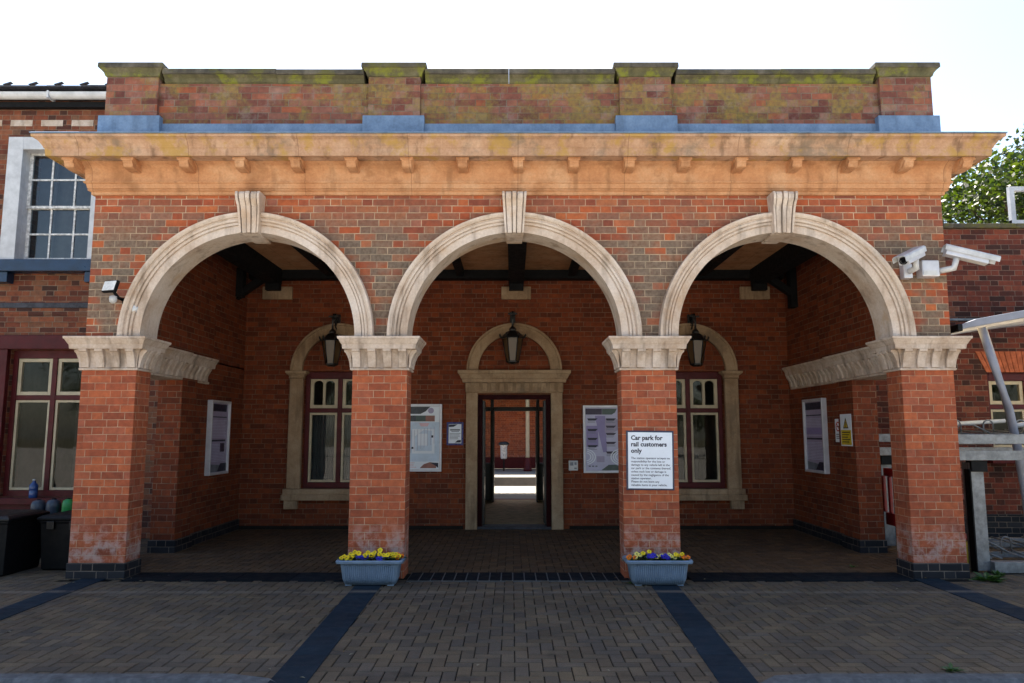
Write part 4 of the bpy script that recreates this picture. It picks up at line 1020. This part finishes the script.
# ------------------------------------------------------------------ cameras, floodlight on the facade
def dirmat(d, up=Vector((0,0,1))):
    d = d.normalized(); r = d.cross(up).normalized(); u = r.cross(d)
    return Matrix((( r.x, d.x, u.x), (r.y, d.y, u.y), (r.z, d.z, u.z))).to_4x4()
JB = thing('junction_box', (4.2,0,3.02), 'grey junction box between the two cameras near the right end of the facade', 'junction box')
mb = MB(); mb.box(4.16,4.34,-.13,-.001,3.04,3.21); build('box', mb, M['alu'], JB, .012)
mb = MB(); mb.box(4.17,4.31,-.135,-.1305,3.05,3.10); build('label_plate', mb, M['white_box'], JB, .001)
mb = MB(); mb.box(3.99,4.08,-.09,-.001,3.03,3.18); build('mounting_plate', mb, M['alu'], JB, .006)
def cctv(label, piv, d, L=.42):
    t = thing('security_camera', piv, label, 'security camera')
    T = Matrix.Translation(piv) @ dirmat(Vector(d)) @ Matrix.Diagonal((.82,1.,.78,1.))
    mb = MB(); mb.prism([(-.06,-.055),(.06,-.055),(.065,-.045),(.065,.045),(.05,.06),(-.05,.06),(-.065,.045),(-.065,-.045)], -.10, L-.06, 'y'); mb.xf(T); hs = build('housing', mb, M['alu'], t, .004)
    mb = MB(); mb.prism([(-.08,.0),(-.075,.0),(-.072,.058),(-.055,.072),(.055,.072),(.072,.058),(.075,.0),(.08,.0),(.079,.062),(.06,.082),(-.06,.082),(-.079,.062)], -.12, L+.03, 'y'); mb.xf(T); build('sunshield', mb, M['white_box'], t, .003)
    mb = MB()
    for k in range(1): mb.grid([[(r*math.cos(2*PI*j/16), y, r*math.sin(2*PI*j/16)) for j in range(16)] for r, y in ((.05,L-.061),(.05,L-.054),(.03,L-.052),(.028,L-.058))], 0, True, True, True)
    mb.xf(T); build('lens', mb, M['lens'], t)
    mb = MB(); p = Vector(piv); b = T @ Vector((0,.02,-.055)); e = Vector((4.05 if d[0] < 0 else 4.34, -.08, 3.10))
    mid = Vector((b.x*.75+e.x*.25, b.y, e.z+.01)); mb.tube([b, (b+mid)/2, mid, (mid+e)/2, e], [.03,.028,.032,.03,.03], 10); build('arm', mb, M['white_box'], t)
    return t
cctv('white security camera aimed forward and left over the right arch', (4.06,-.20,3.25), (-.46,-.36,-.22), .36)
cctv('white security camera aimed to the right beyond the facade edge', (4.47,-.20,3.26), (.60,-.14,-.20), .36)
FL = thing('floodlight', (-4.13,0,2.83), 'black floodlight with white face high on the left end of the facade', 'floodlight')
mb = MB(); mb.box(-.085,.085,-.04,.0,-.065,.065); mb.xf(Matrix.Translation((-4.15,-.16,2.915)) @ Matrix.Rotation(R(-18),4,'Z') @ Matrix.Rotation(R(-18),4,'X')); build('housing', mb, M['black_plastic'], FL, .01)
mb = MB(); mb.box(-.075,.075,-.044,-.0402,-.052,.052); mb.xf(Matrix.Translation((-4.15,-.16,2.915)) @ Matrix.Rotation(R(-18),4,'Z') @ Matrix.Rotation(R(-18),4,'X')); build('face', mb, M['lamp_white'], FL)
mb = MB(); mb.tube([(-4.15,-.13,2.88),(-4.12,-.08,2.82),(-4.08,-.001,2.80)], .016); mb.box(-4.11,-4.04,-.03,-.001,2.77,2.83); build('bracket', mb, M['black_plastic'], FL)
mb = MB(); mb.lathe([(.01,-.045),(.032,-.03),(.038,0),(.034,.03),(.01,.04)], (-4.15,-.13,2.80), 12); build('motion_sensor', mb, M['white_box'], FL)
mb = MB(); mb.lathe([(.0,-.055),(.03,-.05),(.045,-.03),(.048,0)], (0,0,0), 16); mb.xf(Matrix.Translation((-3.985,-.001,2.72)) @ Matrix.Rotation(-PI/2,4,'X') @ Matrix.Scale(-1,4,(0,0,1)) @ Matrix.Scale(-1,4,(0,0,1)))
AS = build('bulkhead_sensor', mb, M['white_box'], None, 0, (-3.985,0,2.72)); tag(AS, 'small round white sensor on the brick below the floodlight', 'sensor')

# ------------------------------------------------------------------ left side clutter by the wing window
def crate(label, x0, x1, y0, y1, h, lid):
    t = thing('storage_tub', ((x0+x1)/2,(y0+y1)/2,0), label, 'storage tub')
    mb = MB(); mb.loft(x0+.03, x1-.03, y0+.03, y1-.03, [(.0,-.02),(.02,-.005),(h-.08,.02),(h-.07,.03),(h-.05,.03)]); build('tub', mb, M['black_plastic'], t, .012)
    mb = MB(); mb.loft(x0+.02, x1-.02, y0+.02, y1-.02, [(h-.05,.025),(h-.045,.035),(h-.02,.035),(h,.0),(h+.012,-.05)]); build('lid', mb, M[lid], t, .008)
    for s in (-1,1):
        cx = (x0+x1)/2 + s*.12; mb = MB(); mb.box(cx-.04, cx+.04, y0-.025, y0+.0, h-.14, h-.055); build('latch', mb, M['black_lid'], t, .004)
crate('large black lidded tub at the left edge of the picture', -5.80, -5.16, .05, .70, .60, 'black_lid')
crate('black tub standing right of the large one against the first pier', -5.07, -4.56, .40, .95, .57, 'black_plastic')
def canister(label, x, y, r, h, mat):
    t = thing('canister', (x,y,0), label, 'canister', 'plastic canisters behind the black tubs')
    mb = MB(); mb.lathe([(r*.95,0),(r,.02),(r,h-.10),(r*1.02,h-.09),(r*.98,h-.05),(r*.8,h-.015),(r*.35,h)], (x,y,0), 20); build('body', mb, M[mat], t)
    mb = MB(); mb.lathe([(r*.3,h-.004),(r*.3,h+.008),(r*.2,h+.01)], (x,y,0), 12); build('cap', mb, M['black_plastic'], t)
canister('grey blue canister on the left of a pair behind the tubs', -5.62, 1.25, .078, .66, 'grey_plastic')
canister('grey blue canister beside the green one behind the tubs', -5.455, 1.27, .08, .665, 'grey_plastic')
canister('bright green canister half hidden by the first pier', -5.27, 1.25, .066, .67, 'green_plastic')
t = thing('water_bottle', (-6.62,YW-.09,.556), 'clear blue plastic water bottle standing on the maroon window sill', 'bottle')
mb = MB(); mb.lathe([(.05,0),(.055,.01),(.055,.09),(.05,.10),(.055,.11),(.055,.17),(.02,.215),(.018,.23)], (-6.62,YW-.09,.556), 14); build('body', mb, M['bottle'], t)
mb = MB(); mb.lathe([(.021,.228),(.021,.25),(.015,.252)], (-6.62,YW-.09,.556), 12); build('cap', mb, M['white_box'], t)

# ------------------------------------------------------------------ cycle shelter and racks on the right
CSH = thing('cycle_shelter', (5.7,.9,0), 'grey steel cycle shelter with a curved translucent roof at the right edge', 'cycle shelter')
def rz(x): return 2.60 + .36*math.sin(min(1.,(x-5.0)/3.0)*PI*.5)
XS = [5.0 + .1*k for k in range(31)]
for y in (.72, 2.55):
    mb = MB(); mb.grid([[(x,y-.03,rz(x)),(x,y+.03,rz(x)),(x,y+.03,rz(x)+.085*min(1,(x-4.9)/.4+.3)),(x,y-.03,rz(x)+.085*min(1,(x-4.9)/.4+.3))] for x in XS], 0, True, False, True); build('roof_beam', mb, M['shelter_grey'], CSH, .006)
mb = MB(); mb.grid([[(x,.7,rz(x)+.03),(x,2.6,rz(x)+.03),(x,2.6,rz(x)+.045),(x,.7,rz(x)+.045)] for x in XS], 0, True, False, True); build('roof_panel', mb, M['poly'], CSH)
for y in (1.33, 1.94):
    mb = MB(); mb.grid([[(x,y-.025,rz(x)-.02),(x,y+.025,rz(x)-.02),(x,y+.025,rz(x)+.028),(x,y-.025,rz(x)+.028)] for x in XS], 0, True, False, True); build('rafter', mb, M['shelter_grey'], CSH)
mb = MB(); mb.box(4.96,5.02,.66,2.62,2.58,2.66); build('gutter', mb, M['black_plastic'], CSH, .01)
for y in (.80, 2.47):
    mb = MB(); mb.tube([(5.32,y,2.64),(5.43,y,2.2),(5.555,y,1.7),(5.625,y,1.2),(5.665,y,.8),(5.71,y,.0)], .046, 14); mb.box(5.60,5.82,y-.1,y+.1,0,.02); build('post', mb, M['shelter_grey'], CSH)
    mb = MB(); mb.tube([(5.59,y,1.52),(5.9,y,1.56),(6.6,y,1.6)], .028, 10); build('brace', mb, M['white_paint'], CSH)
RK = thing('cycle_rack', (5.8,.5,0), 'galvanised two tier cycle rack with wheel hoops beside the last pier', 'cycle rack')
for y0 in (.25, 1.95):
    for z in (1.325, 1.155):
        mb = MB(); x0 = 4.60
        mb.prism([(y0,z),(y0+.05,z),(y0+.05,z+.025),(y0+.02,z+.03),(y0+.02,z+.07),(y0+.05,z+.075),(y0+.05,z+.10),(y0,z+.10)], x0, 7.6, 'x'); build('rail', mb, M['galv'], RK, .003)
    for x in ((4.835 if y0 < 1 else 4.73), 7.2):
        mb = MB(); mb.box(x-.07, x+.07, y0+.06, y0+.10, .02, 1.13); mb.box(x-.07,x-.06,y0+.1005,y0+.2,.02,1.13); build('post', mb, M['galv'], RK, .003)
        mb = MB(); mb.box(x-.0698, x+.10, y0+.03, y0+.13, 1.035, 1.15); mb.box(x-.088,x-.0705,y0+.04,y0+.14,.0,1.06); build('post_bracket', mb, M['black_plastic'], RK, .004)
    mb = MB(); mb.box(4.90, 7.6, y0-.02, y0+.10, .01, .12); build('base_rail', mb, M['galv'], RK, .004)
for k in range(7):
    x = 5.0 + .37*k
    for z, y in ((.12,.75),(1.40,.9)):
        mb = MB(); hoop = [(x-.055,y,z),(x-.055,y,z+.13)] + [(x-.055*math.cos(a),y,z+.13+.055*math.sin(a)) for a in [PI*j/8 for j in range(1,8)]] + [(x+.055,y,z+.13),(x+.055,y,z)]
        mb.tube(hoop, .009, 6); mb.tube([(x-.055,y-.4,z+.02),(x-.055,y+.75,z+.08)], .009, 6); mb.tube([(x+.055,y-.4,z+.02),(x+.055,y+.75,z+.08)], .009, 6)
        if k % 2: mb.tube([(x-.055,y-.1,z+.04),(x-.2,y-.05,z+.13),(x-.34,y-.02,z+.13),(x-.4,y,z+.02)], .009, 6)
        build('wheel_hoop', mb, M['galv'], RK)
for y0 in (.95, ):
    mb = MB(); mb.box(4.6,7.6,y0,y0+.06,.05,.11); mb.box(4.6,7.6,y0+.5,y0+.56,.1,.15); build('cross_rail', mb, M['galv'], RK, .003)
BR = thing('plastic_barrier', (4.78,1.1,0), 'red plastic pedestrian barrier propped behind the last pier', 'barrier')
mb = MB()
for y, h in ((.62,.03),): 
    mb.box(4.79,4.90,.55,.60,.98,1.05); mb.box(4.87,4.90,.55,.60,.28,.979); mb.box(4.79,4.8695,.55,.60,.72,.78); mb.box(4.79,4.8695,.55,.60,.30,.36); mb.box(4.74,4.7995,.55,.60,.28,1.05)
mb.box(4.63,4.68,1.0,1.9,.9,1.0); mb.box(4.63,4.68,1.0,1.9,.3,.45); 
for k in range(7): mb.box(4.635,4.675,1.02+k*.15,1.07+k*.15,.4505,.8995)
build('panel', mb, M['red_plastic'], BR, .01)
mb = MB(); mb.prism([(4.72,.0),(4.92,.0),(4.89,.28),(4.76,.28)], .5, .64, 'y'); build('foot', mb, M['yellow_plastic'], BR, .01)

# ------------------------------------------------------------------ weeds and trees
def weed(label, loc, seed, n=40, r=.10, h=.10):
    rnd = random.Random(seed); mb = MB()
    for k in range(n):
        a = rnd.uniform(0,2*PI); rr = rnd.uniform(0,.3)*r; d = Vector((math.cos(a), math.sin(a), rnd.uniform(.2,1.4)*h/r)).normalized(); l = rnd.uniform(.4,1.)*r; s = d.cross(Vector((0,0,1))).normalized()*l*.2
        c = Vector((loc[0]+rr*math.cos(a), loc[1]+rr*math.sin(a), loc[2])); mb.face([c, c+d*l*.5-s, c+d*l-Vector((0,0,l*.2)), c+d*l*.5+s], 0, (rnd.random(),0,0))
    tag(build('weed', mb, M['leaf_low'], None, 0, loc), label, 'weed', 'weeds between the blocks')
weed('leafy green weed at the foot of the last pier on its right', (4.62,-.08,0), 1, 60, .17, .10)
weed('taller weed against the cycle rack post', (4.86,.12,0), 2, 40, .10, .16)
weed('tiny weed in the paving near the right kerb', (2.62,-2.86,0), 3, 24, .07, .05)
weed('small weed on the portico floor inside the last pier', (3.62,.62,.0), 4, 16, .06, .05)
weed('tiny weed by the left foot of the right trough', (1.08,-.24,.0), 5, 12, .05, .04)
rnd = random.Random(44); mb = MB()
for k in range(90):
    if k < 45: x = rnd.uniform(-5, 5); y = kerb_y(x) + rnd.random()**2*.9
    elif k < 70:
        px_ = rnd.choice(PX); x = px_ + rnd.uniform(-.55,.55); y = -.02 - rnd.random()**2*.5
    else: x = rnd.uniform(-4.5,4.5); y = rnd.uniform(-2.6,-.1)
    a = rnd.uniform(0,2*PI); l = rnd.uniform(.010,.024); w_ = l*rnd.uniform(.3,.55); z = rnd.uniform(.006,.012)
    d = Vector((math.cos(a), math.sin(a), 0)); s_ = Vector((-d.y, d.x, 0)); c_ = Vector((x,y,z))
    mb.face([c_-d*l, c_-s_*w_+Vector((0,0,.004)), c_+d*l, c_+s_*w_+Vector((0,0,.006))], rnd.randrange(2))
tag(build('leaf_litter', mb, [paint('dry_leaf', (.20,.13,.06), .8, .1, .4), paint('pale_leaf', (.26,.23,.16), .8, .1, .4)]), kind='stuff')
def tree(name, label, loc, H, CR, seed, nleaf=16000, ls=.11, proto=None):
    rnd = random.Random(seed)
    t = thing(name, (0,0,0), label, 'tree', 'broad leaved trees around the station')
    mb = MB(); z0 = H*.38
    mb.tube([(0,0,0),(.05,.02,H*.2),(-.05,.05,H*.45),(.1,0,H*.75),(.05,0,H*.92)], [.28,.22,.17,.09,.03], 10)
    cl = []
    for k in range(46):
        a = rnd.uniform(0,2*PI); zz = rnd.uniform(.0,1.); rad = CR*(.35+.65*math.sin(PI*min(1,zz*.85+.12)))*rnd.uniform(.55,1.)
        cl.append((Vector((rad*math.cos(a), rad*math.sin(a), z0 + (H-z0)*zz)), CR*rnd.uniform(.18,.34)))
    for c, r in cl[:26]:
        s = Vector((0,0,max(H*.2, c.z - c.xy.length*.8))); mid = (s+c)/2 + Vector((rnd.uniform(-.2,.2), rnd.uniform(-.2,.2), .25)); mb.tube([s, mid, c], [.07,.045,.015], 5)
    build('trunk', mb, M['bark'], t)
    mb = MB()
    for k in range(nleaf):
        c, r = cl[k % len(cl)]
        d = Vector((rnd.gauss(0,1), rnd.gauss(0,1), rnd.gauss(0,.8))).normalized()*r*rnd.random()**.45
        p = c + d; a = Vector((rnd.gauss(0,1), rnd.gauss(0,1), rnd.gauss(0,.7))).normalized(); b = a.cross(Vector((rnd.gauss(0,1), rnd.gauss(0,1), rnd.gauss(0,1)))).normalized()
        l = ls*rnd.uniform(.7,1.3)
        mb.face([p-a*l*.6, p+b*l*.38, p+a*l*.6, p-b*l*.38], 0, (min(1,max(0,rnd.gauss(.45,.28))),0,0))
    build('crown', mb, M['leaf'], t)
    t.location = loc
    return t
T0 = tree('broadleaf_tree', 'tall sunlit green tree behind the low brick building on the right', (15.9,14.6,-1.2), 11.0, 4.6, 5, 19000, .145)
for loc, s, rz_, lb in (((20.5,19.,-1.2), 1.0, 4., 'second tree farther back behind the low brick building'),
        ((-24.,-33.,-1.), .85, 0.4, 'leftmost tree of the row across the car park'), ((-16.,-31.,-1.6), .8, 1.2, 'second tree from the left in the row across the car park'), ((-7.5,-32.,-1.2), .85, 2.2, 'third tree from the left in the row across the car park'),
        ((1.,-33.,-1.6), .8, 3.1, 'middle tree of the row across the car park'), ((9.,-31.,-1.8), .85, 2.6, 'third tree from the right in the row across the car park'), ((16.5,-32.,-1.4), .8, 5., 'second tree from the right in the row across the car park'), ((25.,-33.,-1.2), .9, 5.8, 'rightmost tree of the row across the car park')):
    c = copytree(T0); c.location = loc; c.scale = (s*1.15,s*1.15,s); c.rotation_euler = (0,0,rz_); c['label'] = lb

# ------------------------------------------------------------------ light, sky, camera
EL, AZ = R(57), R(-8)
S = Vector((math.sin(AZ)*math.cos(EL), math.cos(AZ)*math.cos(EL), math.sin(EL)))
su = bpy.data.lights.new('sun', 'SUN'); su.energy = 5.0; su.angle = R(.53); su.color = (1.,.95,.86)
so = bpy.data.objects.new('sun', su); COL.objects.link(so); so.rotation_euler = S.to_track_quat('Z','Y').to_euler(); so.location = (0,0,30)
w = bpy.data.worlds.new('World'); sc.world = w; w.use_nodes = True
nt = w.node_tree; bg = nt.nodes['Background']
sk = nt.nodes.new('ShaderNodeTexSky'); sk.sky_type = 'NISHITA'; sk.sun_disc = False; sk.sun_elevation = EL; sk.sun_rotation = AZ
sk.air_density = 1.0; sk.dust_density = 1.0; sk.ozone_density = 1.0
nt.links.new(sk.outputs[0], bg.inputs[0]); bg.inputs[1].default_value = .068
cam = bpy.data.cameras.new('camera'); co = bpy.data.objects.new('camera', cam); COL.objects.link(co)
cam.sensor_width = 36; cam.lens = 740/1024*36; cam.clip_start = .05; cam.clip_end = 1000
co.location = (-.065,-7.6,1.45); co.rotation_euler = (PI/2 + math.atan(90.5/740), 0, 0)
sc.camera = co
sc.view_settings.view_transform = 'Standard'; sc.view_settings.look = 'None'; sc.view_settings.exposure = 2.36; sc.view_settings.gamma = 1
sc.view_settings.use_white_balance = True; sc.view_settings.white_balance_temperature = 6850; sc.view_settings.white_balance_tint = 10
sc.cycles.max_bounces = 10; sc.cycles.diffuse_bounces = 5; sc.cycles.transparent_max_bounces = 16
sc.cycles.use_denoising = True; sc.cycles.caustics_reflective = False; sc.cycles.caustics_refractive = False
